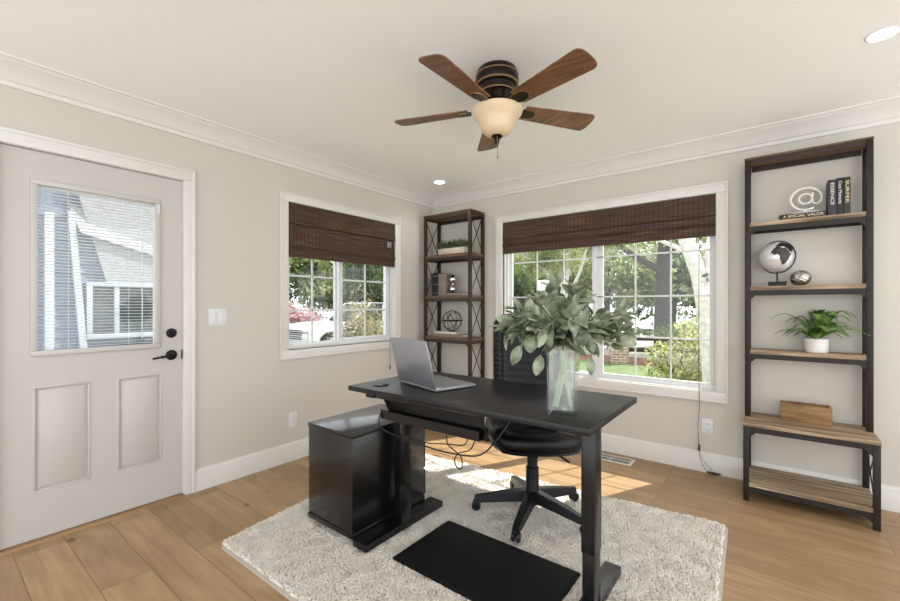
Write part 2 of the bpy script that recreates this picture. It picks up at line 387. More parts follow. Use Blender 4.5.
# casings ------------------------------------------------
def frame4(mb, plane, u0, u1, z0, z1, wdt, d0, d1, bev=.004):
    """rectangular frame of four mitre-less strips, outer rect u0..u1,z0..z1, strips wdt wide, depth d0..d1 off the wall plane"""
    for (a, b, c, d) in ((u0, u1, z1-wdt, z1), (u0, u1, z0, z0+wdt), (u0, u0+wdt, z0+wdt, z1-wdt), (u1-wdt, u1, z0+wdt, z1-wdt)):
        if plane == 'x': mb.box(d0, d1, a, b, c, d, bev)
        else: mb.box(a, b, d0, d1, c, d, bev)
    return mb
# --- window_1 on the left wall
win1 = thing('window_1', 'white two-pane sliding window with grids in the left wall', 'window', (0, -1.2, .9), kind='structure')
c1 = MB(); frame4(c1, 'x', -1.85, -.543, .81, 2.115, .066, 0.0, .018)
frame4(c1, 'x', -1.853, -.540, .807, 2.118, .012, 0.018, .024, .002)
c1.build('casing', M['trim'], win1)
j = MB(); frame4(j, 'x', -1.785, -.608, .875, 2.05, .008, -WT, 0.0, .001); j.build('jamb', M['trim'], win1)
f = MB(); frame4(f, 'x', -1.778, -.615, .882, 2.043, .03, -.125, -.035, .003); f.build('window_frame', M['vinyl'], win1)
def sash(win, plane, u0, u1, z0, z1, wd, d0, d1, nv, zs, mt=.012, extra=0):
    s = MB(); frame4(s, plane, u0, u1, z0, z1, wd, d0, d1, .003)
    if extra: s.box(u0+.004, u0+wd+extra, d0+.004, d1-.004, z0+.004, z1-.004, .003)
    sa = s.build('sash', M['vinyl'], win)
    g = MB(); dm = (d0+d1)/2
    if plane == 'x': g.box(dm-.002, dm+.002, u0+wd-.004, u1-wd+.004, z0+wd-.004, z1-wd+.004)
    else: g.box(u0+wd-.004, u1-wd+.004, dm-.002, dm+.002, z0+wd-.004, z1-wd+.004)
    g.build('pane', M['pane'], sa, smooth=0)
    m_ = MB(); uu = [u0+wd+extra+(u1-u0-2*wd-extra)*k/(nv+1) for k in range(1, nv+1)]
    for u in uu:
        if plane == 'x': m_.box(dm+.003, dm+.011, u-mt/2, u+mt/2, z0+wd, z1-wd, .002)
        else: m_.box(u-mt/2, u+mt/2, dm-.011, dm-.003, z0+wd, z1-wd, .002)
    for z in zs:
        if plane == 'x': m_.box(dm+.003, dm+.011, u0+wd, u1-wd, z-mt/2, z+mt/2, .002)
        else: m_.box(u0+wd, u1-wd, dm-.011, dm-.003, z-mt/2, z+mt/2, .002)
    m_.build('muntin_grid', M['vinyl'], sa)
    return sa
sash(win1, 'x', -1.768, -1.245, .890, 2.035, .03, -.105, -.08, 1, (1.19, 1.475, 1.76), .016)
sash(win1, 'x', -1.262, -.640, .892, 2.035, .046, -.072, -.045, 1, (1.19, 1.46, 1.745), .016)
# --- window_2 on the right wall
win2 = thing('window_2', 'wide white sliding window with grids in the right wall', 'window', (1.8, 0, .6), kind='structure')
c2 = MB(); frame4(c2, 'y', .835, 2.770, .527, 2.122, .072, -.018, 0.0)
frame4(c2, 'y', .832, 2.773, .524, 2.125, .014, -.025, -.018, .002)
c2.build('casing', M['trim'], win2)
j = MB(); frame4(j, 'y', .905, 2.70, .597, 2.052, .01, 0, WT, .001); j.build('jamb', M['trim'], win2)
f = MB(); frame4(f, 'y', .914, 2.692, .604, 2.044, .03, .035, .125, .003); f.build('window_frame', M['vinyl'], win2)
sash(win2, 'y', .935, 1.80, .612, 2.03, .03, .08, .105, 2, (.98, 1.31, 1.65), .013)
sash(win2, 'y', 1.775, 2.690, .612, 2.03, .036, .045, .075, 2, (.972, 1.305, 1.648), .013, extra=.058)

# --- door
dr = thing('door_1', 'white half-glass entry door with enclosed mini blinds', 'door', (-.03, -2.93, 0), kind='structure')
def door_slab():
    mb = MB(); x0, x1 = -.05, -.012
    yl, yr, zb, zt = -3.335, -2.523, .016, 2.034
    gy0, gy1, gz0, gz1 = -3.195, -2.672, .992, 1.862
    mb.box(x0, x1, yl, gy0, .803, zt); mb.box(x0, x1, gy1, yr, .803, zt); mb.box(x0, x1, yl, -3.209, zb, .803); mb.box(x0, x1, -2.640, yr, zb, .803)
    mb.box(x0, x1, gy0, gy1, gz1, zt)
    # bottom part with two recessed raised panels
    ps = [(-3.209, -2.985, .258, .803), (-2.857, -2.640, .258, .803)]
    # strips around the panels
    mb.box(x0, x1, gy0, gy1, .803, gz0)
    mb2 = mb
    # cover: lower field pieces
    mb2.box(x0, x1, -3.209, -2.640, zb, .258)
    mb2.box(x0, x1, -2.985, -2.857, .258, .803)
    for (a, b, c, d) in ps:
        # recessed groove and raised field (bevelled)
        mb2.box(x0, x1-.010, a, b, c, d)
        g = .028
        V = [(x1-.010, a+.012, c+.012), (x1-.010, b-.012, c+.012), (x1-.010, b-.012, d-.012), (x1-.010, a+.012, d-.012),
             (x1, a+g, c+g), (x1, b-g, c+g), (x1, b-g, d-g), (x1, a+g, d-g)]
        mb2.raw(V, [(0,1,5,4),(1,2,6,5),(2,3,7,6),(3,0,4,7),(4,5,6,7)])
        frame4(mb2, 'x', a-.004, b+.004, c-.004, d+.004, .011, x1-.008, x1+.004, .003)
    return mb
# the stile between glass edge and panels overlaps: build as one slab mesh
s = door_slab(); slab = s.build('door_slab', M['door'], dr)
lf = MB(); frame4(lf, 'x', -3.222, -2.648, .966, 1.888, .028, -.014, .004, .004); lf.build('glass_frame', M['door'], dr)
g = MB(); g.box(-.020, -.017, -3.196, -2.672, .99, 1.864); g.build('pane', M['pane'], dr, smooth=0)
g = MB(); g.box(-.048, -.045, -3.196, -2.672, .99, 1.864); g.build('pane', M['pane'], dr, smooth=0)
bl_ = MB()
z = 1.002
while z < 1.85:
    bl_.prism([(-.038, z-.0008), (-.026, z+.0022), (-.026, z+.0032), (-.038, z+.0002)], 'y', -3.192, -2.676); z += .0178
bl_.box(-.04, -.024, -3.192, -2.676, 1.848, 1.862)
for y in (-3.07, -2.80): bl_.box(-.0325, -.0315, y-.001, y+.001, .995, 1.85)
bl_.build('mini_blind', M['vinyl'], dr, smooth=0)
wd = MB(); wd.cyl((-.022, -2.735, 1.85), (-.022, -2.735, 1.03), .003, 6); wd.build('blind_wand', M['vinyl'], dr)
hd = MB(); hd.box(-.012, .006, -2.662, -2.650, 1.80, 1.86, .002); hd.build('blind_slider', M['vinyl'], dr)
db = MB(); db.lathe([(0,0),(.030,0),(.030,.006),(.024,.012),(.018,.013),(.018,.018),(0,.018)], seg=28, mtx=Matrix.Translation((-.012,-2.583,1.055)) @ Matrix.Rotation(PI/2,4,'Y'))
db.box(.004, .022, -2.588, -2.578, 1.040, 1.070, .003); db.build('deadbolt', M['hardware'], dr)
lv = MB(); lv.lathe([(0,0),(.032,0),(.032,.006),(.026,.011),(.012,.013),(.012,.040),(0,.042)], seg=28, mtx=Matrix.Translation((-.012,-2.583,.915)) @ Matrix.Rotation(PI/2,4,'Y'))
lv.tube(smooth_path([(.024,-2.583,.915),(.030,-2.61,.914),(.030,-2.655,.908),(.026,-2.695,.902)]), [.010]*6+[.008]*6+[.006]*7, 8)
lv.build('door_handle', M['hardware'], dr)
th = MB(); th.prism([(-.13,0),(.03,0),(.02,.012),(-.13,.016)], 'y', DR[0]+.001, DR[1]-.001); th.build('threshold', M['oakstrip'], dr)
hg = MB()
for z in (.3, 1.05, 1.78): hg.cyl((-.006,-3.337,z-.045), (-.006,-3.337,z+.045), .006, 8)
hg.build('hinge_set', M['silver'], dr)
lt = MB(); lt.box(-.012,-.004,-2.5265,-2.5215,.885,.945); lt.build('latch_plate', M['hardware'], dr)
cs = MB()
for (a, b, c, d) in ((-2.519, -2.455, 0, 2.04), (-3.404, -3.340, 0, 2.04), (-3.404, -2.455, 2.04, 2.110)):
    cs.box(0, .015, a, b, c, d, .003)
cs.box(0, .022, -2.470, -2.453, 0, 2.112, .003); cs.box(0, .022, -3.406, -3.389, 0, 2.112, .003); cs.box(0, .022, -3.389, -2.470, 2.095, 2.112, .003)
cs.box(-WT, 0, -2.521, -2.515, 0, 2.045); cs.box(-WT, 0, -3.345, -3.339, 0, 2.045); cs.box(-WT, 0, -3.339, -2.521, 2.038, 2.045)
cs.build('casing', M['trim'], dr)

# ------------------------------------------------------------------ bamboo shades
def shade(name, label, plane, u0, u1, ztop, zfold, zbot, cord_u, cord_z, tass):
    mid = (u0+u1)/2
    loc = (.0, mid, zbot) if plane == 'x' else (mid, 0, zbot)
    t = thing(name, label, 'window shade', loc, 'woven roman shades')
    sgn = 1 if plane == 'x' else -1
    def ext(mb, pts):   # pts (offset into room, z)
        mb.prism([(sgn*p[0], p[1]) for p in pts], 'y' if plane == 'x' else 'x', u0, u1)
    mm = M['bamboo_y'] if plane == 'x' else M['bamboo_x']
    a = MB(); ext(a, [(-.03,ztop),(.006,ztop),(.012,zfold+.03),(.018,zfold),(.002,zfold-.006),(-.03,zfold+.01)])
    a.build('valance', mm, t)
    b = MB(); zf2 = zbot+.075
    ext(b, [(-.025,zfold+.005),(.004,zfold+.005),(.008,zf2+.02),(.022,zf2+.004),(.014,zf2-.006),(-.02,zf2)])
    b.build('fold', mm, t)
    c = MB(); ext(c, [(-.02,zf2),(.006,zf2),(.007,zbot+.014),(.010,zbot),(-.006,zbot-.002),(-.02,zbot+.01)])
    c.build('bottom_fold', mm, t)
    cd = MB()
    def P(o, u, z): return (sgn*o, u, z) if plane == 'x' else (u, sgn*o, z)
    if tass:
        pts = smooth_path([P(.014,cord_u,zbot+.5*(ztop-zbot)), P(.030,cord_u,.80), P(.030,cord_u+.004,.50), P(.028,cord_u-.006,.34), P(.030,cord_u+.002,.18)])
        cd.tube(pts, .0022, 6)
        pts = smooth_path([P(.030,cord_u+.002,.18), P(.032,cord_u+.012,.09), P(.05,cord_u+.045,.03), P(.055,cord_u+.075,.012)])
        cd.tube(pts, .0016, 6)
        pts = smooth_path([P(.030,cord_u+.002,.18), P(.040,cord_u+.016,.11), P(.05,cord_u+.07,.05), P(.06,cord_u+.095,.014)])
        cd.tube(pts, .0012, 6)
        co = cd.build('cord', M['cordm'], t)
        MB().cyl(P(.030,cord_u+.002,.20), P(.030,cord_u+.002,.155), .007, 10, .009).build('tassel', M['cordm'], co)
        k = MB()
        for i in range(5):
            a_ = i*1.3
            pp = [P(.045+.012*math.sin(a_+s), cord_u+.055+.06*s/6.3*(1+.1*i), .010+.006*abs(math.sin(2*s+i))) for s in [q*.7 for q in range(10)]]
            k.tube(pp, .004, 6)
        k.build('cord_bundle', M['plastic'], co)
    else:
        cd.tube([P(.014,cord_u,zbot+.2), P(.030,cord_u,cord_z+.2), P(.030,cord_u,cord_z)], .0022, 6)
        co = cd.build('cord', M['cordm'], t)
        MB().cyl(P(.030,cord_u,cord_z+.003), P(.030,cord_u,cord_z-.04), .005, 10, .008).build('tassel', M['cordm'], co)
        k = MB(); k.box(.014, .024, cord_u-.028, cord_u+.03, 1.80, 1.86, .003); k.build('cord_lock', M['silver'], t)
    return t
shade('roman_shade', 'dark brown woven bamboo shade half lowered in the smaller left window', 'x', -1.780, -.613, 2.047, 1.885, 1.617, -.70, .64, False)
shade('roman_shade', 'wide dark brown woven bamboo shade at the top of the wide window', 'y', .912, 2.694, 2.047, 1.89, 1.742, 2.592, 0, True)

# ------------------------------------------------------------------ wall plates, vent, recessed lamps
sw = thing('light_switch', 'white double rocker light switch on the wall beside the door', 'light switch', (0,-2.307,1.09))
MB().box(0,.006,-2.367,-2.248,1.092,1.208,.003).build('plate', M['vinyl'], sw)
for y in (-2.332,-2.284): MB().box(.004,.011,y-.016,y+.016,1.117,1.183,.003).build('rocker', M['vinyl'], sw)
def outlet(plane, u, z, label):
    t = thing('wall_outlet', label, 'outlet', (0,u,z) if plane == 'x' else (u,0,z), 'wall outlets')
    def bx(mb, d0, d1, a, b, c, d, bv=.002):
        if plane == 'x': mb.box(d0, d1, a, b, c, d, bv)
        else: mb.box(a, b, -d1, -d0, c, d, bv)
        return mb
    bx(MB(), 0, .006, u-.036, u+.036, z-.058, z+.058, .003).build('plate', M['vinyl'], t)
    for dz in (-.022,.022):
        r = bx(MB(), .004, .009, u-.017, u+.017, z+dz-.015, z+dz+.015, .003).build('receptacle', M['vinyl'], t)
        s_ = MB()
        for du in (-.006,.006): bx(s_, .0085, .0095, u+du-.001, u+du+.001, z+dz-.004, z+dz+.006, 0)
        s_.build('slots', M['dark'], r, smooth=0)
    return t
outlet('x', -1.737, .325, 'white wall outlet below the smaller window, left of the black cabinet')
outlet('y', 2.643, .335, 'white wall outlet under the right end of the wide window')
v = thing('floor_vent', 'cream metal floor vent under the wide window', 'floor vent', (2.0,-.16,0))
MB().box(1.83,2.165,-.238,-.085,.0005,.004,.002).build('plate', M['ventm'], v)
o = MB().box(1.85,2.145,-.215,-.108,.0035,.0048); o.build('opening', M['dark'], v, smooth=0)
lo = MB()
for k in range(23):
    x = 1.856+k*.0125+(.006 if k > 11 else 0); lo.box(x,x+.0036,-.215,-.108,.0044,.0052)
lo.box(1.994,2.004,-.215,-.108,.004,.0072); lo.box(1.85,2.145,-.165,-.158,.004,.0072)
lo.build('louvers', M['ventm'], v, smooth=0)
def can(x, y, label):
    t = thing('recessed_light', label, 'ceiling light', (x,y,2.44), 'recessed ceiling lights')
    MB().lathe([(.050,-.001),(.051,-.003),(.056,-.003),(.060,-.001),(.060,0),(.05,0)], (x,y,2.44), 36).build('trim_ring', M['trim'], t)
    MB().lathe([(0,-.003),(.050,-.003),(.050,0)], (x,y,2.44), 36).build('lens', M['canlight'], t)
    L = bpy.data.lights.new('downlight', 'SPOT'); L.energy = 5; L.color = (1,.93,.84); L.spot_size = 2.4; L.spot_blend = .6; L.shadow_soft_size = .05
    lo_ = bpy.data.objects.new('downlight', L); C.objects.link(lo_); lo_.location = (x,y,2.43)
    return t
can(.444,-.433,'small round recessed ceiling light near the corner bookshelf')
can(3.41,-.95,'round recessed ceiling light at the top right, above the tall bench bookshelf')

# ------------------------------------------------------------------ rug
RC = [(.775,-2.64),(.58,-1.06),(2.83,-.83),(2.89,-2.62)]     # corners
def bil(u, v):
    a, b, c, d = [np.array(p) for p in (RC[0], RC[3], RC[2], RC[1])]
    return a*(1-u)*(1-v)+b*u*(1-v)+c*u*v+d*(1-u)*v
rug = thing('shag_rug', 'cream shag rug on the oak floor under the desk', 'rug', (1.8,-1.8,0))
def rcorner(u, v, r=.03):
    return u, v
rb = MB()
pts = []
for (cu, cv, a0) in ((.03,.03,PI),(.97,.03,1.5*PI),(.97,.97,0),(.03,.97,.5*PI)):
    for k in range(5):
        a = a0+k*PI/8; q = bil(cu+.03*math.cos(a), cv+.03*math.sin(a)); pts.append((q[0], q[1]))
rb.prism(pts, 'z', .001, .014); rb.build('backing', M['jute'], rug)
rs = np.random.RandomState(3)
NT = 95000
uu = rs.rand(NT)*.984+.008; vv = rs.rand(NT)*.984+.008
# rounded corners
du = np.maximum(0, np.abs(uu-.5)-.465); dv = np.maximum(0, np.abs(vv-.5)-.465)
keep = np.hypot(du, dv) < .034
uu, vv = uu[keep], vv[keep]; NT = len(uu)
A, B, Cc, D = [np.array(p) for p in (RC[0], RC[3], RC[2], RC[1])]
U = uu[:,None]; Vv = vv[:,None]
base = A*(1-U)*(1-Vv)+B*U*(1-Vv)+Cc*U*Vv+D*(1-U)*Vv
# clumped lean direction
fx = np.sin(base[:,0]*31+np.sin(base[:,1]*23)*2)+np.sin(base[:,1]*47+base[:,0]*11); fy = np.cos(base[:,1]*29+np.sin(base[:,0]*19)*2)+np.sin(base[:,0]*53-base[:,1]*9)
lean = np.stack([fx, fy], 1)*.0030+rs.randn(NT,2)*.0040
hh = .024+.006*rs.rand(NT)+.0015*fx
ang = rs.rand(NT)*2*PI
rad = .0045+.002*rs.rand(NT)
V = np.zeros((NT,7,3)); 
for k in range(3):
    a = ang+k*2*PI/3
    V[:,k,0] = base[:,0]+rad*np.cos(a); V[:,k,1] = base[:,1]+rad*np.sin(a); V[:,k,2] = .010
    V[:,k+3,0] = base[:,0]+lean[:,0]*.6+rad*.95*np.cos(a+.3); V[:,k+3,1] = base[:,1]+lean[:,1]*.6+rad*.95*np.sin(a+.3); V[:,k+3,2] = .010+(hh-.010)*.65
V[:,6,0] = base[:,0]+lean[:,0]*1.6; V[:,6,1] = base[:,1]+lean[:,1]*1.6; V[:,6,2] = hh
ft = np.array([(0,1,4),(0,4,3),(1,2,5),(1,5,4),(2,0,3),(2,3,5),(3,4,6),(4,5,6),(5,3,6)])
F = (ft[None]+(np.arange(NT)*7)[:,None,None]).reshape(-1,3)
def np_mesh(name, V, F, m, parent=None, smooth=True):
    me = bpy.data.meshes.new(name)
    loc = Vector((0,0,0)); q = parent
    while q is not None: loc += q.location; q = q.parent
    V = V.reshape(-1,3)-np.array(loc)
    n = F.shape[1]
    me.vertices.add(len(V)); me.vertices.foreach_set('co', V.astype(np.float32).ravel())
    me.loops.add(F.size); me.loops.foreach_set('vertex_index', F.astype(np.int32).ravel())
    me.polygons.add(len(F)); me.polygons.foreach_set('loop_start', (np.arange(len(F))*n).astype(np.int32)); me.polygons.foreach_set('loop_total', np.full(len(F), n, dtype=np.int32))
    if smooth: me.polygons.foreach_set('use_smooth', np.ones(len(F), dtype=bool))
    me.update(calc_edges=True); me.validate(); me.materials.append(m)
    o = bpy.data.objects.new(name, me); C.objects.link(o); o.parent = parent
    return o
np_mesh('pile', V, F, M['shag'], rug)['kind'] = 'stuff'
RZ = .028    # height of things standing on the pile

# ------------------------------------------------------------------ desk
DX0, DX1, DY0, DY1, DZ = 1.298, 2.540, -2.226, -1.612, .82
dk = thing('standing_desk', 'black rectangular standing desk on the shag rug', 'desk', (1.92,-1.92,RZ))
tp = MB().box(DX0, DX1, DY0, DY1, DZ-.025, DZ, .0015).build('desktop', M['desk'], dk)
gm = MB(); gm.lathe([(.036,0.0),(.042,.003),(.038,.005),(.030,.004),(0,.003)], (1.424,-2.117,DZ), 28); gm.box(1.44,1.462,-2.122,-2.112,DZ+.003,DZ+.007,.001)
gm.build('grommet', M['plastic'], tp)
for x0, x1 in ((1.362,1.462),(2.412,2.486)):
    MB().box(x0, x1, -2.25, -1.652, RZ, RZ+.034, .004).build('foot', M['blackmetal'], dk)
for xa, xb in ((1.405,1.462),(2.434,2.480)):
    MB().box(xa-.004 if xa > 2 else xa, xb+.004, -2.004, -1.924, .27, DZ-.05, .003).build('leg', M['blackmetal'], dk)
    MB().box(xa-.001 if xa > 2 else xa+.002, xb+.001 if xa > 2 else xb-.003, -2.001, -1.927, RZ+.03, .30, .003).build('inner_leg', M['blackmetal'], dk)
for xa, xb in ((1.40,1.46),(2.42,2.48)):
    MB().box(xa, xb, -2.20, -1.66, DZ-.05, DZ-.0255, .003).build('top_bracket', M['blackmetal'], dk)
MB().box(1.462, 2.42, -1.99, -1.94, DZ-.07, DZ-.0255, .003).build('crossbar', M['blackmetal'], dk)
# cable tray under the near edge
tr = MB(); tr.box(1.47, 2.075, -2.195, -2.165, .772, .7945, .002)
tr.prism([(-2.175,.775),(-2.165,.775),(-2.10,.66),(-2.11,.655)], 'x', 1.50, 2.075)
tr.build('tray_bracket', M['blackmetal'], dk)
tr = MB(); tr.prism([(-2.150,.702),(-2.146,.705),(-2.141,.702),(-2.141,.669),(-2.08,.669),(-2.08,.70),(-2.074,.70),(-2.074,.661),(-2.150,.661)], 'x', 1.458, 2.05)
tr.build('cable_tray', M['blackmetal'], dk)
cb = MB()
cb.tube(smooth_path([(1.463,-2.153,.695),(1.46,-2.165,.65),(1.485,-2.17,.62),(1.56,-2.16,.60),(1.70,-2.15,.585),(1.86,-2.15,.580),(2.0,-2.13,.585),(2.06,-2.12,.61),(2.10,-2.10,.66),(2.14,-2.06,.735),(2.15,-2.02,.79)],8), .0035, 6)
cb.tube(smooth_path([(1.60,-2.15,.659),(1.61,-2.16,.62),(1.64,-2.155,.60),(1.69,-2.15,.62),(1.72,-2.15,.659)],8), .0028, 6)
cb.tube(smooth_path([(1.88,-2.15,.659),(1.89,-2.155,.62),(1.92,-2.15,.60),(1.955,-2.145,.575),(1.96,-2.145,.53),(1.935,-2.145,.525),(1.92,-2.145,.555),(1.945,-2.145,.59),(2.0,-2.14,.615),(2.02,-2.13,.659)],8), .0028, 6)
cb.tube(smooth_path([(1.60,-2.14,.600),(1.75,-2.14,.595),(1.85,-2.14,.61),(1.95,-2.12,.62),(1.97,-2.11,.659)],8), .0025, 6)
tag(cb.build('cable', M['plastic']), 'black looping power cables hanging below the tray of the desk', 'cable')

# pedestal cabinet
cab = thing('file_cabinet', 'black rolling file cabinet on the rug at the left end of the desk', 'cabinet', (1.17,-1.97,RZ))
cx0, cx1, cy0, cy1 = .985, 1.357, -2.248, -1.70
MB().box(cx0-.005, cx1+.003, cy0-.004, cy1, .560, .582, .0015).build('top_panel', M['cab'], cab)
MB().box(cx0, cx1, cy0, cy1-.005, .082, .560, .001).build('body', M['cab'], cab)
MB().box(cx0-.005, cx1+.003, cy0-.004, cy1, .058, .082, .0015).build('base_panel', M['cab'], cab)
for i, zz in enumerate((.09, .25, .41)):
    d = MB().box(cx0+.004, cx1-.004, cy1-.004, cy1+.014, zz, zz+.145, .002).build('drawer', M['cab'], cab)
    MB().box(cx0+.12, cx1-.12, cy1+.014, cy1+.03, zz+.09, zz+.10, .002).build('handle', M['silver'], d)
for x in (cx0+.05, cx1-.08):
    for y in (cy0+.04, cy1-.06):
        k = MB(); k.cyl((x-.012,y,RZ+.016), (x+.012,y,RZ+.016), .017, 14); k.box(x-.008,x+.008,y-.008,y+.008,RZ+.02,.06); k.build('caster', M['plastic'], cab)

# floor mat
m_ = MB(); n = .028
x0, x1, y0, y1 = 1.590, 2.343, -2.20, -1.765
V = [(x0,y0,RZ-.006),(x1,y0,RZ-.006),(x1,y1,RZ-.006),(x0,y1,RZ-.006),(x0,y0,RZ+.004),(x1,y0,RZ+.004),(x1,y1,RZ+.004),(x0,y1,RZ+.004),
     (x0+n,y0+n,RZ+.022),(x1-n,y0+n,RZ+.022),(x1-n,y1-n,RZ+.022),(x0+n,y1-n,RZ+.022)]
m_.raw(V, [(3,2,1,0),(0,1,5,4),(1,2,6,5),(2,3,7,6),(3,0,4,7),(4,5,9,8),(5,6,10,9),(6,7,11,10),(7,4,8,11),(8,9,10,11)])
bmesh.ops.bevel(m_.bm, geom=[e for e in m_.bm.edges], offset=.003, segments=2, affect='EDGES')
tag(m_.build('standing_mat', M['rubber']), 'black rubber anti-fatigue mat on the rug in front of the desk', 'floor mat')

# ------------------------------------------------------------------ laptop
lap = thing('laptop', 'open silver laptop with its back turned, on the left half of the desk', 'laptop', (1.606,-2.045,DZ))
R = Matrix.Translation((1.606,-2.045,DZ)) @ Matrix.Rotation(math.radians(-15.5), 4, 'Z')
W2 = .172
bs = MB().box(-W2, W2, 0, .245, .003, .015, .003, mtx=R).build('base', M['silver'], lap)
kk = MB()
for r_ in range(5):
    for c_ in range(13): kk.box(-.150+c_*.0232, -.150+c_*.0232+.019, .04+r_*.021, .04+r_*.021+.017, .0145, .0165, mtx=R)
kk.build('keyboard', M['darksilver'], bs, smooth=0)
MB().box(-.052,.052,.160,.232,.0148,.0158,mtx=R).build('trackpad', M['silver'], bs)
T = R @ Matrix.Translation((0,.004,.014)) @ Matrix.Rotation(math.radians(14), 4, 'X')
ld = MB().box(-W2, W2, -.007, 0, .0, .238, .003, mtx=T).build('lid', M['silver'], lap)
MB().box(-W2+.008, W2-.008, -.0005, .0008, .014, .230, mtx=T).build('screen', M['screen'], ld, smooth=0)
hb = MB(); p0 = R @ Vector((-.13,.003,.012)); p1 = R @ Vector((.13,.003,.012)); hb.cyl(p0, p1, .006, 10); hb.build('hinge', M['darksilver'], lap)

# ------------------------------------------------------------------ vase and leafy stems
VX, VY = 2.392, -2.084
va = thing('glass_vase', 'tall square clear glass vase on the desk holding leafy stems', 'vase', (VX,VY,DZ))
def ring(h, z, rot): 
    return [Vector((VX,VY,z))+Matrix.Rotation(rot,3,'Z') @ Vector((sx*h, sy*h, 0)) for sx, sy in ((-1,-1),(1,-1),(1,1),(-1,1))]
ro = math.radians(12)
lev = [ring(.047,DZ,ro), ring(.050,DZ+.003,ro), ring(.052,DZ+.245,ro), ring(.045,DZ+.245,ro), ring(.043,DZ+.020,ro)]
Vs = [v for l in lev for v in l]; Fs = [(3,2,1,0)]
for l in range(4):
    for i in range(4): Fs.append((l*4+i, l*4+(i+1) % 4, (l+1)*4+(i+1) % 4, (l+1)*4+i))
Fs.append((16,17,18,19))
vb = MB().raw(Vs, Fs); bmesh.ops.recalc_face_normals(vb.bm, faces=vb.bm.faces[:]); vb.build('body', M['glass'], va, smooth=0)

def leaf_geo(base, d, up, L, Wd, curl=.2, cup=.15, nu=7, nv=5):
    """elliptic leaf grown from base along d"""
    d = d.normalized(); s = d.cross(up).normalized(); nrm = s.cross(d).normalized()
    V = []; F = []
    for i in range(nu):
        t = i/(nu-1); wv = Wd*(math.sin(PI*min(1,(t*.93+.05)))**.75) if 0 < i < nu-1 else Wd*.06
        for j in range(nv):
            q = (j/(nv-1)-.5)*2
            V.append(base+d*(L*t)+s*(wv*.5*q)+nrm*(-curl*L*t*t+cup*wv*abs(q)))
    for i in range(nu-1):
        for j in range(nv-1): a = i*nv+j; F.append((a, a+nv, a+nv+1, a+1))
    return V, F
class Acc:
    def __init__(s): s.V = []; s.F = []
    def add(s, V, F): n = len(s.V); s.V += V; s.F += [tuple(i+n for i in f) for f in F]
# stems
ends = []
stm = thing('leafy_stem_bouquet', 'bunch of grey-green leafy stems standing in the square glass vase', 'plant', (VX,VY,DZ+.03))
acc = Acc()
R3 = random.Random(11)
rt = (.7916,.6110)     # a horizontal direction across the bouquet
fw = (-.6110,.7916)
targets = [(-.23,.0,.25),(.24,.0,.22),(-.20,-.05,.28),(-.18,.03,.30),(-.14,-.03,.26),(-.17,-.08,.22),(-.17,-.10,.30),(-.19,.02,.24),(.18,-.06,.18),(-.07,.0,.24),(.08,-.08,.22),(-.16,-.06,.24),(-.16,.08,.33),(-.10,-.05,.36),(-.03,.05,.44),(.03,-.06,.41),(.09,.06,.37),(.14,-.03,.29),(.21,.05,.24),(.25,-.02,.31),(.0,-.10,.30),(-.12,-.10,.25),(.07,.12,.30),(.05,-.12,.24),(-.04,.12,.34)]
sm = MB()
for k, (a, b, h) in enumerate(targets):
    a *= .9
    ex_ = Vector((VX+rt[0]*a+fw[0]*b, VY+rt[1]*a+fw[1]*b, DZ+.13+h*.78))
    s0 = Vector((VX-rt[0]*(.034*math.copysign(1,a)-a*.05)-fw[0]*b*.3, VY-rt[1]*(.034*math.copysign(1,a)-a*.05)-fw[1]*b*.3, DZ+.026))
    nk = Vector((VX+rt[0]*a*.11+fw[0]*b*.12, VY+rt[1]*a*.11+fw[1]*b*.12, DZ+.25))
    md = (nk+ex_)/2+Vector((0,0,.03))
    path = smooth_path([s0, (s0+nk)/2, nk, md, ex_], 6)
    if k not in (0, 1, 3, 5, 6, 9, 11, 13, 15, 17): path = path[10:]
    full_stem = len(path) > 20
    sm.tube(path, [.0034 if full_stem else .0030]*len(path), 7)
    # leaves in opposite pairs
    np_ = len(path)
    for i in range(13 if full_stem else 3, np_, 2):
        t = (path[min(i+1,np_-1)]-path[i-1]).normalized()
        last = i >= np_-2
        for sgn in (-1, 1):
            az = R3.uniform(0, 2*PI)
            o = t.cross(Vector((math.cos(az), math.sin(az), .3))).normalized()*sgn
            dd = (t*R3.uniform(.35,.8)+o+Vector((0,0,R3.uniform(-.25,.35)))).normalized()
            L_ = R3.uniform(.056,.090); acc.add(*leaf_geo(path[i], dd, Vector((R3.uniform(-.5,.5),R3.uniform(-.5,.5),1)), L_, L_*R3.uniform(.48,.64), R3.uniform(.05,.45)))
    for q in range(5):
        az = q*2*PI/5+R3.random(); dd = (path[-1]-path[-3]).normalized()*R3.uniform(.5,1.1)+Vector((math.cos(az),math.sin(az),.2))*.7
        L_ = R3.uniform(.055,.088); acc.add(*leaf_geo(path[-1], dd, Vector((R3.uniform(-.4,.4),R3.uniform(-.4,.4),1)), L_, L_*.5, R3.uniform(0,.4)))
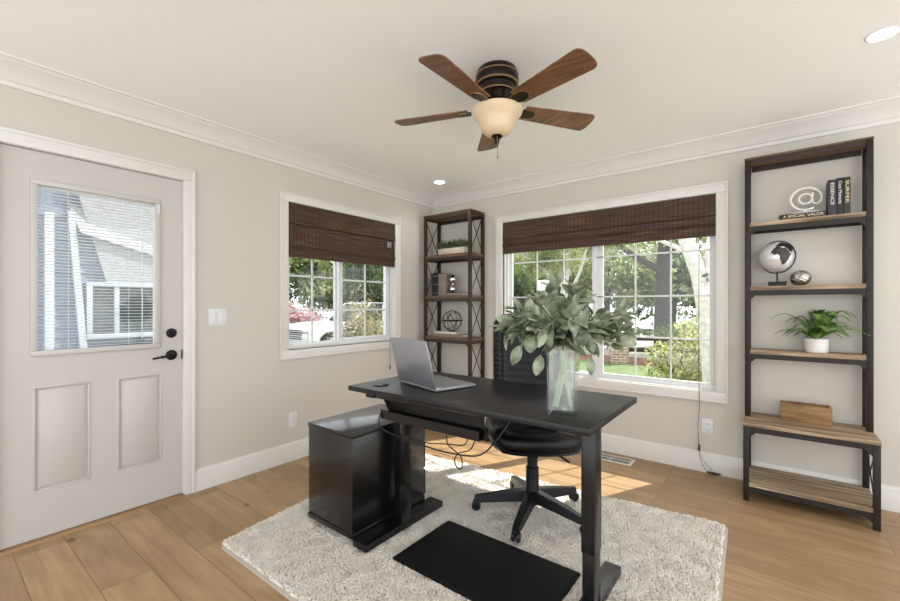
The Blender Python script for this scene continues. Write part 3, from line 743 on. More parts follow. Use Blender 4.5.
# a few big accent leaves as in the bouquet's outline
for (a, b, z, da, dz, L_) in ((-.07,-.03,.27,-.1,1,.10),(-.04,.0,.30,-.5,.6,.09),(.20,0,.22,.15,1,.09),(.21,0,.19,1,-.35,.08),(-.18,0,.24,-1,.35,.08),(-.17,-.02,.16,-.35,-1,.08),(-.10,-.06,.13,-.2,-1,.08),(.08,-.05,.12,.2,-1,.07),(.02,0,.30,.4,.9,.09),(.10,-.03,.24,.8,.5,.09)):
    bpnt = Vector((VX+rt[0]*a+fw[0]*b, VY+rt[1]*a+fw[1]*b, DZ+.10+z))
    dd = Vector((rt[0]*da, rt[1]*da, dz)); acc.add(*leaf_geo(bpnt, dd, Vector((-fw[0],-fw[1],.3)), L_, L_*.52, .15))
sm.build('stems', M['stem'], stm)
lf_ = MB().raw(acc.V, acc.F); lo_ = lf_.build('leaves', M['lamb'], stm, smooth=80)

# ------------------------------------------------------------------ office chair
HX, HY = 1.921, -1.398
ch = thing('office_chair', 'black leather high-back swivel chair behind the desk', 'chair', (HX,HY,RZ))
for k in range(5):
    a = math.radians(-78+72*k); ca, sa = math.cos(a), math.sin(a)
    Mx = Matrix.Translation((HX,HY,RZ)) @ Matrix.Rotation(a,4,'Z')
    lg = MB()
    V = []
    for (r, hw, zt, zb) in ((.0,.034,.142,.075),(.05,.033,.138,.075),(.18,.029,.116,.064),(.30,.024,.090,.050),(.335,.020,.084,.052)):
        V += [(r,-hw,zb),(r,hw,zb),(r,hw*.75,zt),(r,-hw*.75,zt)]
    F_ = [(3,2,1,0)]
    for i in range(4):
        for j_ in range(4): F_.append((i*4+j_, i*4+(j_+1) % 4, (i+1)*4+(j_+1) % 4, (i+1)*4+j_))
    F_.append((16,17,18,19))
    lg.raw(V, F_); bmesh.ops.recalc_face_normals(lg.bm, faces=lg.bm.faces[:])
    bmesh.ops.bevel(lg.bm, geom=lg.bm.edges[:], offset=.004, segments=2, affect='EDGES'); lg.bm.transform(Mx)
    l_ = lg.build('leg', M['plastic'], ch)
    cs_ = MB(); mm = Mx @ Matrix.Translation((.325,0,.026))
    for y in (-.014,.014):
        cs_.lathe([(0,-.008),(.022,-.008),(.026,-.004),(.026,.004),(.022,.008),(0,.008)], seg=18, mtx=mm @ Matrix.Translation((0,y,0)) @ Matrix.Rotation(PI/2,4,'X'))
    cs_.box(-.018,.018,-.010,.010,.0,.034,.003,mtx=mm)
    cs_.build('caster', M['plastic'], l_)
gl = MB(); gl.lathe([(0,.06),(.040,.06),(.042,.12),(.038,.135),(.037,.27),(.030,.275),(.030,.36),(0,.36)], (HX,HY,RZ), 24); gl.build('gas_lift', M['plastic'], ch)
mh = MB(); mh.box(HX-.08,HX+.08,HY-.10,HY+.10,.385,.44,.012); mh.build('tilt_mechanism', M['plastic'], ch)
MB().tube([(HX+.07,HY,.42),(HX+.2,HY-.06,.415),(HX+.25,HY-.07,.40)], .006, 8).build('lever', M['plastic'], ch)
# chair faces rotated towards the desk's near edge
FA = math.atan2(-.7916,.6110)            # facing direction
MR = Matrix.Translation((HX,HY,0)) @ Matrix.Rotation(FA+PI/2, 4, 'Z')   # local -y = facing
def sup(a, rx, ry, p=2.8):
    c, s = math.cos(a), math.sin(a); return (rx*math.copysign(abs(c)**(2/p), c), ry*math.copysign(abs(s)**(2/p), s))
def dish(rows, bumps=0):
    b2 = MB(); seg = 48; V = []; F = []
    for (s, z) in rows:
        for k in range(seg):
            x, y = sup(2*PI*k/seg, .265*s, .265*s); 
            zz = z+(bumps*math.cos(k*2*PI/6)*.5 if bumps else 0)-(.02 if y < -.2*s and z > .47 else 0)
            V.append((x, y-.02, zz))
    n = len(rows)
    for i in range(n-1):
        for k in range(seg): F.append((i*seg+k, i*seg+(k+1) % seg, (i+1)*seg+(k+1) % seg, (i+1)*seg+k))
    F.append(tuple(range(seg-1,-1,-1))); F.append(tuple((n-1)*seg+k for k in range(seg)))
    b2.raw(V, F); b2.bm.transform(MR); return b2
dish([(.55,.435),(.80,.440),(.94,.455),(.985,.475),(.96,.485)]).build('seat_shell', M['plastic'], ch)
dish([(.93,.480),(1.0,.495),(1.03,.525),(1.0,.558),(.90,.578),(.70,.580),(.4,.568),(.15,.562)]).build('seat_cushion', M['leather'], ch, smooth=70)
# backrest with horizontal rolls and side bolsters
def back(u, v):
    # u around 0..1 , v height
    z = .60+.57*v
    hw = .218*(1-.06*(v-.4)**2)*(1 if v < .86 else math.sqrt(max(.0, 1-((v-.86)/.16)**2))*.42+.58)
    a = 2*PI*u
    x, y = sup(a, hw, .055, 3.2)
    if y < 0:
        side = abs(x)/hw
        rib = .0032*abs(math.sin(v*PI*13+x*3)) if side < .68 else .0045*abs(math.sin(v*PI*19+x*24))
        y -= rib+(.028 if side > .70 else 0)*min(1,(side-.70)*8 if side > .7 else 0)
    lean = .06*v
    return Vector((x+.012, .215+lean+y+.10*(abs(x)/hw)**2*-.35, z))
bk = MB(); bk.grid(lambda u, v: back(u, v), 64, 90, True)
nv_ = 90
# caps
tops = [bk.bm.verts[:][i*nv_+nv_-1] for i in range(64)]; bots = [bk.bm.verts[:][i*nv_] for i in range(64)]
bk.bm.faces.new(tops); bk.bm.faces.new(bots[::-1])
bmesh.ops.recalc_face_normals(bk.bm, faces=bk.bm.faces[:])
bk.bm.transform(MR); bk.build('backrest', M['leather'], ch, smooth=70)
sp_ = MB(); sp_.tube([MR @ Vector(p) for p in smooth_path([(0,.05,.41),(0,.20,.42),(0,.31,.50),(0,.315,.66),(0,.31,.75)])], .024, 10); sp_.build('back_support', M['plastic'], ch)

# ------------------------------------------------------------------ bookshelves
def xbrace(t, x, y0, y1, z0, z1, r=.0035, im='iron'):
    b = MB(); b.tube([(x,y0,z0),(x,y1,z1)], r, 6); b.tube([(x+.004,y0,z1),(x+.004,y1,z0)], r, 6); b.build('cross_brace', M[im], t)
# tall bench bookshelf, right
bs_ = thing('bookshelf', 'tall rustic wood and iron bookshelf with a deeper bench base, right of the wide window', 'bookshelf', (3.18,-.17,0), 'industrial wood and iron bookshelves')
BX0, BX1, BYF, BYB = 2.876, 3.489, -.175, -.020
P = .030
for x in (BX0, BX1-P):
    MB().box(x, x+P, BYF, BYF+P, .47, 2.20, .002).build('post', M['iron'], bs_)
    MB().box(x, x+P, BYB-P, BYB, 0, 2.20, .002).build('post', M['iron'], bs_)
    MB().box(x, x+P, -.382, -.382+P, 0, .47, .002).build('post', M['iron'], bs_)
def board_notched(t, x0, x1, y0, y1, z, wood_m, P=.030, im='iron'):
    r = MB()
    r.box(x0+P, x1-P, y0+.003, y0+.012, z-.058, z-.026); r.box(x0+P, x1-P, y1-.012, y1-.003, z-.058, z-.026)
    r.box(x0+.003, x0+.012, y0+P, y1-P, z-.058, z-.026); r.box(x1-.012, x1-.003, y0+P, y1-P, z-.058, z-.026)
    for sx, xx in ((1, x0+P), (-1, x1-P)):
        r.prism([(xx, z-.058), (xx+sx*.03, z-.058), (xx, z-.088)], 'y', y0+.003, y0+.010)
        for dz in (-.03, -.048): r.lathe([(0,.004),(.004,.003),(.005,0)], seg=8, mtx=Matrix.Translation((xx-sx*P/2, y0, z+dz)) @ Matrix.Rotation(PI/2,4,'X'))
    r.build('shelf_rail', M[im], t)
    MB().prism([(x0+P,y0+.003),(x1-P,y0+.003),(x1-P,y0+P),(x1-.003,y0+P),(x1-.003,y1-P),(x1-P,y1-P),(x1-P,y1-.003),(x0+P,y1-.003),(x0+P,y1-P),(x0+.003,y1-P),(x0+.003,y0+P),(x0+P,y0+P)], 'z', z-.026, z).build('shelf_board', M[wood_m], t)
def topbox(t, x0, x1, y0, y1, z, wood_m):
    r = MB()
    r.box(x0+.034, x1-.034, y0+.001, y0+.010, z-.042, z-.012); r.box(x0+.034, x1-.034, y1-.010, y1-.001, z-.062, z-.015)
    r.box(x0+.001, x0+.010, y0+.034, y1-.034, z-.045, z-.015); r.box(x1-.010, x1-.001, y0+.034, y1-.034, z-.045, z-.015)
    r.build('shelf_rail', M['iron_brown'], t)
    MB().box(x0-.002, x1+.002, y0-.002, y1, z-.012, z, .002).box(x0+.012, x1-.012, y0+.012, y1-.012, z-.03, z-.012).build('shelf_board', M[wood_m], t)
topbox(bs_, BX0, BX1, BYF, BYB, 2.216, 'shelfwood2')
for z in (1.782, 1.358, .935): board_notched(bs_, BX0, BX1, BYF, BYB, z, 'shelfwood')
# bench top: boards run the full depth, notched round the back posts
MB().prism([(BX0-.002,-.384),(BX1+.002,-.384),(BX1+.002,BYB-P-.002),(BX1-P-.002,BYB-P-.002),(BX1-P-.002,BYB),(BX0+P+.002,BYB),(BX0+P+.002,BYB-P-.002),(BX0-.002,BYB-P-.002)], 'z', .470, .490).build('bench_top', M['shelfwood'], bs_)
rr = MB(); rr.box(BX0+P, BX1-P, -.380, -.370, .435, .469); rr.box(BX0+.003, BX0+.012, -.348, BYB-P, .435, .469); rr.box(BX1-.012, BX1-.003, -.348, BYB-P, .435, .469)
for sx, xx in ((1, BX0+P), (-1, BX1-P)):
    rr.prism([(xx, .435), (xx+sx*.035, .435), (xx, .400)], 'y', -.380, -.373)
    for dz in (0,-.016): rr.lathe([(0,.004),(.004,.003),(.005,0)], seg=8, mtx=Matrix.Translation((xx-sx*P/2, -.382, .455+dz)) @ Matrix.Rotation(PI/2,4,'X'))
rr.build('shelf_rail', M['iron'], bs_)
board_notched(bs_, BX0, BX1, -.382, BYB, .120, 'shelfwood')
for x in (BX0+.014, BX1-.020):
    xbrace(bs_, x, -.350, BYB-P, .135, .430)
    for z0, z1 in ((.52,.87),(.955,1.295),(1.375,1.72),(1.80,2.15)): xbrace(bs_, x, BYF+P, BYB-P, z0, z1)
# corner bookshelf, left of the wide window
ss = thing('bookshelf', 'narrow rustic iron bookshelf standing in the corner between the two windows', 'bookshelf', (.39,-.14,0), 'industrial wood and iron bookshelves')
SX0, SX1, SYF, SYB = .098, .702, -.275, -.020
Q = .030
for x in (SX0, SX1-Q):
    for y in (SYF, SYB-Q): MB().box(x, x+Q, y, y+Q, 0, 2.160, .002).build('post', M['iron_brown' if y == SYF or x > .5 else 'iron'], ss)
topbox(ss, SX0, SX1, SYF, SYB, 2.176, 'shelfwood2')
for z in (1.752, 1.330, .908, .486, .10): board_notched(ss, SX0, SX1, SYF, SYB, z, 'shelfwood2', Q, 'iron_brown')
for x in (SX0+.012, SX1-.016):
    for z0, z1 in ((.12,.43),(.505,.85),(.925,1.275),(1.35,1.695),(1.77,2.11)): xbrace(ss, x, SYF+Q, SYB-Q, z0, z1, r=.0048)

# ------------------------------------------------------------------ objects on the tall bookshelf
def text_obj(name, txt, size, m, parent, mtx, ext=.0006, width=None):
    cu = bpy.data.curves.new(name, 'FONT'); cu.body = txt; cu.size = size; cu.extrude = ext; cu.align_x = 'CENTER'; cu.align_y = 'CENTER'
    o = bpy.data.objects.new(name, cu); C.objects.link(o)
    bpy.context.view_layer.update()
    me = bpy.data.meshes.new_from_object(o.evaluated_get(bpy.context.evaluated_depsgraph_get()))
    bpy.data.objects.remove(o); bpy.data.curves.remove(cu)
    if width:
        xs = [v.co.x for v in me.vertices]; s = width/(max(xs)-min(xs)); me.transform(Matrix.Diagonal((s,1,1,1)))
    loc = Vector((0,0,0)); q = parent
    while q is not None: loc += q.location; q = q.parent
    me.transform(Matrix.Translation(-loc) @ mtx); me.materials.clear(); me.materials.append(m)
    ob = bpy.data.objects.new(name, me); C.objects.link(ob); ob.parent = parent
    return ob
S1, S2, S3, SB = 1.782, 1.358, .935, .490
# lying book
t = thing('book', 'black book lying flat with cream spine lettering, under the white at-sign', 'book', (3.17,-.10,S1), 'books on the tall bookshelf')
MB().box(3.058,3.283,-.166,-.050,S1,S1+.004,.001).box(3.058,3.283,-.166,-.050,S1+.028,S1+.032,.001).box(3.058,3.283,-.167,-.163,S1,S1+.032,.001).build('cover', M['book_black'], t)
MB().box(3.062,3.279,-.163,-.054,S1+.004,S1+.028).build('pages', M['paper'], t)
text_obj('spine_lettering', 'A SPECIAL VALOR', .024, M['ink_cream'], t, Matrix.Translation((3.175,-.1675,S1+.016)) @ Matrix.Rotation(PI/2,4,'X'), width=.195)
# at sign
t = thing('at_sign_ornament', 'white at-sign ornament standing on the lying black book', 'ornament', (3.19,-.10,S1+.032))
aw = MB()
cxx, czz = 3.192, S1+.032+.098
pts = []
for k in range(0, 47):
    a = math.radians(-52+k*7.3); pts.append((cxx+.072*math.cos(-a-PI/2+PI/2), -.10, czz+.072*math.sin(a)))
outer = [(cxx+.076*math.cos(math.radians(a)), -.10, czz+.070*math.sin(math.radians(a))) for a in range(-12, 312, 8)]
outer = [(cxx+.076*math.cos(math.radians(a)), -.10, czz+.070*math.sin(math.radians(a))) for a in range(-20, 305, 8)]
aw.tube([(p[0], p[1], p[2]) for p in outer], .0075, 10)
inner = [(cxx-.002+.032*math.cos(math.radians(a)), -.10, czz+.032*math.sin(math.radians(a))) for a in range(0, 361, 12)]
aw.tube(inner, .0065, 10, cap=False)
tail = smooth_path([(cxx+.034,-.10,czz+.036),(cxx+.031,-.10,czz-.004),(cxx+.036,-.10,czz-.030),(cxx+.054,-.10,czz-.036),(cxx+.070,-.10,czz-.026)])
aw.tube(tail, .0065, 10)
aw.box(cxx-.064,cxx+.064,-.118,-.082,S1+.033,S1+.047,.003)
aw.cyl((cxx,-.10,S1+.04),(cxx,-.10,S1+.065),.008)
aw.build('at_sign', M['white'], t)
# three standing books
for (xa, xb, h, cm, ink, txt, lab) in ((3.292,3.330,.215,'book_navy','ink_white','ESSENCE','charcoal standing book with white spine lettering, leftmost of the three upright books'),
        (3.332,3.360,.220,'book_black','ink_white','Coco Moments','slim black standing book between two other upright books on the top shelf'),
        (3.362,3.392,.220,'book_olive','ink_cream','SURFER','dark olive standing book with cream lettering, rightmost of the three upright books')):
    t = thing('book', lab, 'book', ((xa+xb)/2,-.10,S1), 'books on the tall bookshelf')
    MB().box(xa,xa+.003,-.165,-.035,S1,S1+h,.001).box(xb-.003,xb,-.165,-.035,S1,S1+h,.001).box(xa,xb,-.167,-.163,S1,S1+h,.001).build('cover', M[cm], t)
    MB().box(xa+.003,xb-.003,-.163,-.038,S1+.003,S1+h-.003).build('pages', M['paper'], t)
    text_obj('spine_lettering', txt, .022, M[ink], t, Matrix.Translation(((xa+xb)/2,-.1675,S1+h*.60)) @ Matrix.Rotation(PI/2,4,'X') @ Matrix.Rotation(-PI/2,4,'Z'), width=h*.62)
# globe
GX, GY, GZ, GR = 3.048, -.112, S2+.190, .098
t = thing('globe', 'silver globe with dark continents on a black block stand', 'globe', (GX,GY,S2))
MB().box(GX-.048,GX+.048,GY-.035,GY+.035,S2,S2+.028,.002).build('stand', M['hardware'], t)
MB().cyl((GX,GY,S2+.026),(GX,GY,GZ-GR+.004),.005,10).build('stem', M['hardware'], t)
gb = MB(); gb.lathe([(GR*math.sin(a*PI/24),-GR*math.cos(a*PI/24)) for a in range(25)], (GX,GY,GZ), 48); ball = gb.build('ball', M['globe'], t, smooth=60)
# meridian ring
rg = MB(); rdir = Vector((.86,-.5,0)).normalized()
rg.tube([Vector((GX,GY,GZ))+rdir*(GR+.007)*math.cos(a*PI/30)+Vector((0,0,1))*(GR+.007)*math.sin(a*PI/30) for a in range(61)], .0035, 8, cap=False)
rg.build('meridian_ring', M['hardware'], t)
# continents: outline polygons (lon, lat) draped on the sphere
def drape(poly, lon0, dens=9, rr=1.012):
    mb = MB(); import mathutils
    xs = [p[0] for p in poly]; ys = [p[1] for p in poly]; st = 3.0
    def inside(x, y):
        c = False; n = len(poly)
        for i in range(n):
            x1, y1 = poly[i]; x2, y2 = poly[(i+1) % n]
            if (y1 > y) != (y2 > y) and x < (x2-x1)*(y-y1)/(y2-y1)+x1: c = not c
        return c
    def S(lon, lat, k):
        lo = math.radians(lon+lon0); la = math.radians(lat)
        return Vector((GX+GR*k*math.cos(la)*math.cos(lo), GY+GR*k*math.cos(la)*math.sin(lo), GZ+GR*k*math.sin(la)))
    V = []; F = []; x = min(xs)
    while x < max(xs):
        y = min(ys)
        while y < max(ys):
            if inside(x+st/2, y+st/2):
                n = len(V); V += [S(x,y,rr), S(x+st,y,rr), S(x+st,y+st,rr), S(x,y+st,rr)]; F.append((n,n+1,n+2,n+3))
                V += [S(x,y,.99), S(x+st,y,.99), S(x+st,y+st,.99), S(x,y+st,.99)]
                F += [(n,n+4,n+5,n+1),(n+1,n+5,n+6,n+2),(n+2,n+6,n+7,n+3),(n+3,n+7,n+4,n)]
            y += st
        x += st
    mb.raw(V, F); return mb
africa = [(-17,15),(-10,30),(0,36),(11,37),(20,31),(32,31),(37,20),(43,11),(51,11),(44,0),(40,-10),(36,-20),(32,-28),(20,-35),(17,-28),(12,-15),(9,0),(4,6),(-8,5)]
europe = [(-9,37),(-2,44),(5,50),(12,56),(28,60),(25,70),(60,72),(110,74),(120,50),(104,22),(97,10),(88,22),(77,8),(68,24),(56,26),(58,16),(45,13),(36,30),(28,37),(16,39),(0,38)]
drape(africa, -93, rr=1.014).build('continent', M['globeland'], ball, smooth=0)
drape(europe, -93, rr=1.014).build('continent', M['globeland'], ball, smooth=0)
# hammered ball
t = MB(); HR = .053
def hb_(u, v):
    a = 2*PI*u; b = PI*(.02+.96*v); k = 1+.05*math.sin(a*9+ (v*24))*math.sin(v*PI*11)
    return Vector((3.166+HR*1.02*k*math.sin(b)*math.cos(a), -.10+HR*k*math.sin(b)*math.sin(a), S2+HR*.92-HR*.92*k*math.cos(b)))
t.grid(hb_, 72, 48, True); tag(t.build('decorative_ball', M['silverball'], smooth=70), 'dimpled silver ball on the shelf right of the globe', 'ornament')
# fern
FX, FY = 3.243, -.105
t = thing('potted_fern', 'green fern in a white pot on the third shelf of the tall bookshelf', 'potted plant', (FX,FY,S3))
pt = MB(); pt.lathe([(0,0),(.052,0),(.057,.010),(.060,.085),(.058,.088),(.055,.085),(.053,.07),(0,.07)], (FX,FY,S3), 40); pt.build('pot', M['white'], t)
MB().lathe([(0,.072),(.052,.072)], (FX,FY,S3), 24).build('soil', M['soil'], t)
acc = Acc(); RF = random.Random(5)
stf = MB()
for k in range(52):
    az = RF.uniform(0,2*PI)
    if k == 0: az, L_, rise = -.12, .25, .13
    elif k == 1: az, L_, rise = PI+.15, .23, .17
    elif k == 2: az, L_, rise = PI+.3, .22, .08
    elif k == 3: az, L_, rise = -.35, .24, .09
    else: L_ = RF.uniform(.10,.19); rise = RF.uniform(.06,.19)
    # keep fronds in front of the wall: shorten those going backwards / forwards
    fy = math.sin(az)
    if fy > 0: L_ *= max(.28, 1-fy*.75)
    d = Vector((math.cos(az), math.sin(az), 0)); s = Vector((-d.y, d.x, 0))
    N_ = 20; path = []
    for i in range(N_+1):
        q = i/N_; path.append(Vector((FX,FY,S3+.075))+d*(L_*q)+Vector((0,0, rise*math.sin(q*PI*.62)*1.15-(.13 if k == 0 else .05)*q*q)))
    stf.tube(path, [.0013]*len(path), 5)
    for i in range(2, N_+1):
        q = i/N_; ll = .030*math.sin(PI*(q*.85+.12))+.005; tt = (path[i]-path[i-1]).normalized()
        for sg in (-1,1):
            dd = (s*sg+tt*.45+Vector((0,0,.1))).normalized(); V_, F_ = leaf_geo(path[i], dd, Vector((0,0,1))+d*.2, ll, .0125, .2, .1, 4, 3)
            acc.add(V_, F_)
stf.build('frond_stems', M['fern'], t)
MB().raw(acc.V, acc.F).build('fronds', M['fern'], t, smooth=80)
# wooden box on the bench
t = thing('wooden_box', 'small brown wooden planter box on the bench level of the tall bookshelf', 'box', (3.187,-.115,SB))
bx = MB(); X0, X1, Y0, Y1, ZZ = 3.062, 3.312, -.172, -.072, SB+.108
bx.box(X0,X1,Y0,Y0+.012,SB,ZZ,.002); bx.box(X0,X1,Y1-.012,Y1,SB,ZZ,.002); bx.box(X0,X0+.012,Y0+.012,Y1-.012,SB,ZZ,.002); bx.box(X1-.012,X1,Y0+.012,Y1-.012,SB,ZZ,.002); bx.box(X0+.012,X1-.012,Y0+.012,Y1-.012,SB,SB+.07)
bx.build('body', M['boxwood'], t)
rm = MB(); rm2 = MB(); xx = X0+.004
while xx < X1-.006:
    rm.box(xx, xx+.009, Y0-.001, Y0+.013, ZZ-.001, ZZ+.004+.004*rnd.random(), .0015); rm2.box(xx, xx+.009, Y1-.013, Y1+.001, ZZ-.001, ZZ+.004+.004*rnd.random(), .0015); xx += .0115
rm.box(X0+.004, xx-.003, Y0+.001, Y0+.011, ZZ-.001, ZZ+.002); rm2.box(X0+.004, xx-.003, Y1-.011, Y1-.001, ZZ-.001, ZZ+.002)
rm.build('notched_rim', M['boxwood'], t); rm2.build('notched_rim', M['boxwood'], t)
# ------------------------------------------------------------------ objects on the corner bookshelf
A1, A2, A3 = 1.752, 1.330, .908
t = thing('planter_box', 'cream wooden planter box of greenery on the top inner shelf of the corner bookshelf', 'potted plant', (.38,-.14,A1))
MB().box(.225,.570,-.19,-.09,A1,A1+.074,.003).build('box', M['pot_cream'], t)
acc = Acc(); RH = random.Random(9)
for k in range(900):
    p = Vector((RH.uniform(.21,.585), RH.uniform(-.215,-.075), A1+.072+RH.uniform(0,.085)*(1-.5*abs(RH.uniform(-1,1)))))
    d = Vector((RH.uniform(-1,1), RH.uniform(-1,1), RH.uniform(.1,1.4))); acc.add(*leaf_geo(p, d, Vector((RH.random(),RH.random(),.5)), RH.uniform(.016,.03), .011, .2, .1, 4, 3))
MB().raw(acc.V, acc.F).build('greenery', M['herb'], t, smooth=80)
for i, (xa, xb, h, lab) in enumerate(((.150,.176,.245,'black standing book, leftmost of three dark books on the corner bookshelf'),(.178,.206,.250,'black standing book in the middle of three dark books on the corner bookshelf'),(.208,.238,.248,'black standing book next to the wide taupe book on the corner bookshelf'))):
    t = thing('book', lab, 'book', ((xa+xb)/2,-.14,A2), 'books on the corner bookshelf')
    MB().box(xa,xa+.003,-.20,-.07,A2,A2+h,.001).box(xb-.003,xb,-.20,-.07,A2,A2+h,.001).box(xa,xb,-.202,-.198,A2,A2+h,.001).build('cover', M['book_black'], t)
    MB().box(xa+.003,xb-.003,-.198,-.074,A2+.003,A2+h-.003).build('pages', M['paper'], t)
    for q in (.03,.12,.21): MB().box(xa+.007, xb-.007, -.2028, -.2018, A2+q, A2+q+.004).build('spine_band', M['ink_white'], t, smooth=0)
t = thing('book', 'wide taupe standing book beside three dark books', 'book', (.285,-.14,A2), 'books on the corner bookshelf')
MB().box(.242,.246,-.20,-.07,A2,A2+.235,.001).box(.334,.338,-.20,-.07,A2,A2+.235,.001).box(.242,.338,-.202,-.198,A2,A2+.235,.001).build('cover', M['book_taupe'], t)
MB().box(.246,.334,-.198,-.074,A2+.003,A2+.232).build('pages', M['paper'], t)
t = thing('book', 'thin grey book lying flat under the silver hourglass ornament', 'book', (.43,-.14,A2), 'books on the corner bookshelf')
MB().box(.345,.56,-.225,-.07,A2,A2+.004).box(.345,.56,-.225,-.07,A2+.024,A2+.028).box(.345,.56,-.226,-.222,A2,A2+.028,.001).build('cover', M['book_taupe'], t)
MB().box(.348,.556,-.222,-.074,A2+.004,A2+.024).build('pages', M['paper'], t)
t = thing('hourglass_ornament', 'silver hourglass-shaped ornament on the thin lying book', 'ornament', (.395,-.15,A2+.028))
hz = A2+.028
MB().lathe([(0,0),(.038,0),(.038,.012),(.012,.016),(0,.016)], (.392,-.15,hz), 28).build('cap', M['hardware'], t)
MB().lathe([(0,.176),(.012,.180),(.030,.186),(0,.192)], (.392,-.15,hz), 28).build('cap', M['hardware'], t)
MB().lathe([(.008,.014),(.034,.03),(.038,.05),(.030,.07),(.008,.094),(.008,.100),(.030,.118),(.038,.140),(.034,.160),(.010,.182)], (.392,-.15,hz), 28).build('bulbs', M['chrome'], t)
for i, (xa, xb, z0, h, cm, lab) in enumerate(((.19,.58,0,.030,'book_taupe','brown book lying flat at the bottom of the pair under the wire sphere'),(.23,.50,.030,.022,'paper','pale book lying flat on top of the pair under the wire sphere'))):
    t = thing('book', lab, 'book', ((xa+xb)/2,-.14,A3+z0), 'books on the corner bookshelf')
    za = A3+z0
    MB().box(xa,xb,-.235,-.06,za,za+.004).box(xa,xb,-.235,-.06,za+h-.004,za+h).box(xa,xb,-.236,-.232,za,za+h,.001).build('cover', M[cm], t)
    MB().box(xa+.003,xb-.003,-.232,-.063,za+.004,za+h-.004).build('pages', M['paper'], t)
t = thing('wire_sphere', 'open wire armillary sphere on the two lying books', 'ornament', (.375,-.14,A3+.052))
cW = Vector((.375,-.14,A3+.052+.112)); 
for i in range(6):
    q = MB(); n1 = Euler((i*.55, i*.9, i*1.1)).to_matrix()
    q.tube([cW+n1 @ Vector((.105*math.cos(a*PI/24), .105*math.sin(a*PI/24), 0)) for a in range(49)], .0032 if i else .006, 6, cap=False)
    q.build('ring', M['iron'], t)
MB().lathe([(0,0),(.035,0),(.035,.005),(.008,.010),(0,.010)], (.375,-.14,A3+.052), 20).build('base', M['iron'], t)

# ------------------------------------------------------------------ ceiling fan
CXF, CYF = 1.895, -1.748
fan = thing('ceiling_fan', 'bronze ceiling fan with five walnut blades and an amber glass light', 'ceiling fan', (CXF,CYF,2.44))
c0 = (CXF,CYF,0)
MB().lathe([(0,2.44),(.098,2.44),(.104,2.4272),(.106,2.4126),(.110,2.4058),(.112,2.3716),(.106,2.3613),(.092,2.3528),(.088,2.3289),(.090,2.3169),(.078,2.3083),(.070,2.2878),(.060,2.2758),(0,2.2758)], c0, 48).build('motor_housing', M['bronze'], fan)
br_ = MB()
for r, z in ((.1075,2.4092),(.107,2.363),(.091,2.3203)): br_.lathe([(r-.004,z+.004),(r+.003,z+.003),(r+.003,z-.003),(r-.004,z-.004)], c0, 48)
br_.build('accent_bands', M['brassline'], fan)
MB().lathe([(0,2.2776),(.066,2.2776),(.070,2.269),(.070,2.2536),(.052,2.2468),(.045,2.2348),(0,2.2348)], c0, 40).build('flywheel', M['bronze'], fan)
for k in range(5):
    a = math.radians(-16.5+72*k)
    Mx = Matrix.Translation((CXF,CYF,2.2519)) @ Matrix.Rotation(a,4,'Z')
    Mb = Mx @ Matrix.Translation((0,0,-.006)) @ Matrix.Rotation(math.radians(-12),4,'X')
    ol = []
    for i in range(9):     # outline of a blade with rounded tip
        t_ = i/8; ol.append((.150+ t_*.380, .050+.020*t_))
    ol += [(.546,.066),(.558,.052),(.563,.030),(.564,0)]
    full = ol+[(x,-y) for x, y in ol[-2::-1]]
    b = MB().prism(full, 'z', -.003, .003, mtx=Mb).build('blade', M['blade'], fan)
    ir = MB(); ir.prism([(.05,.018),(.11,.012),(.150,.034),(.200,.030),(.215,.012),(.215,-.012),(.200,-.030),(.150,-.034),(.11,-.012),(.05,-.018)], 'z', -.0085, -.0032, mtx=Mb)
    ir.build('blade_iron', M['bronze'], b)
    ie = MB(); ie.tube([Mb @ Vector(p) for p in [(.150,.036,-.007),(.200,.032,-.007),(.217,.012,-.007),(.217,-.012,-.007),(.200,-.032,-.007),(.150,-.036,-.007)]], .0025, 6)
    ie.build('iron_edge', M['brassline'], b)
MB().lathe([(.118,2.2348),(.130,2.2374),(.133,2.23),(.126,2.214),(.106,2.192),(.092,2.172),(.086,2.152),(.076,2.13),(.058,2.114),(.030,2.106),(0,2.104)], c0, 56).build('glass_bowl', M['bowl'], fan, smooth=60)
MB().lathe([(0,2.2391),(.118,2.2374),(.118,2.232),(0,2.23)], c0, 40).build('light_pan', M['bronze'], fan)
MB().lathe([(0,2.11),(.026,2.108),(.030,2.102),(.022,2.094),(.012,2.088),(.014,2.078),(.010,2.068),(0,2.062)], c0, 28).build('finial', M['bronze'], fan)
q = MB(); q.tube([(CXF+.012,CYF-.02,2.109),(CXF+.016,CYF-.02,2.034),(CXF+.016,CYF-.02,1.999)], .0012, 5); q.lathe([(0,0),(.004,-.004),(.004,-.016),(0,-.02)], (CXF+.016,CYF-.02,1.999), 10)
q.build('pull_chain', M['brassline'], fan)

# ------------------------------------------------------------------ outside
GZ0 = -.30
def ground(name, x0, x1, y0, y1, z, m, lab, cat):
    struct(MB().box(x0,x1,y0,y1,z-.1,z).build(name, m, smooth=0), lab, cat)
ground('lawn', -9, 14, WT+.4, 7.9, GZ0, M['lawn'], 'green front lawn outside the wide window', 'lawn')
ground('garden_bed', -3, 14, 7.9, 9.4, GZ0+.01, M['mulch'], 'red mulch bed along the rail fence', 'garden bed')
ground('street', -60, 40, 9.4, 60, GZ0-.01, M['concrete'], 'pale sunlit street beyond the lawn', 'street')
ground('driveway', -30, -WT-.3, -6, .4, GZ0+.02, M['concrete'], 'pale concrete driveway outside the left wall', 'driveway')
ground('parking_strip', -60, -9, .4, 9.4, GZ0, M['asphalt'], 'grey paved parking strip beyond the left window', 'pavement')

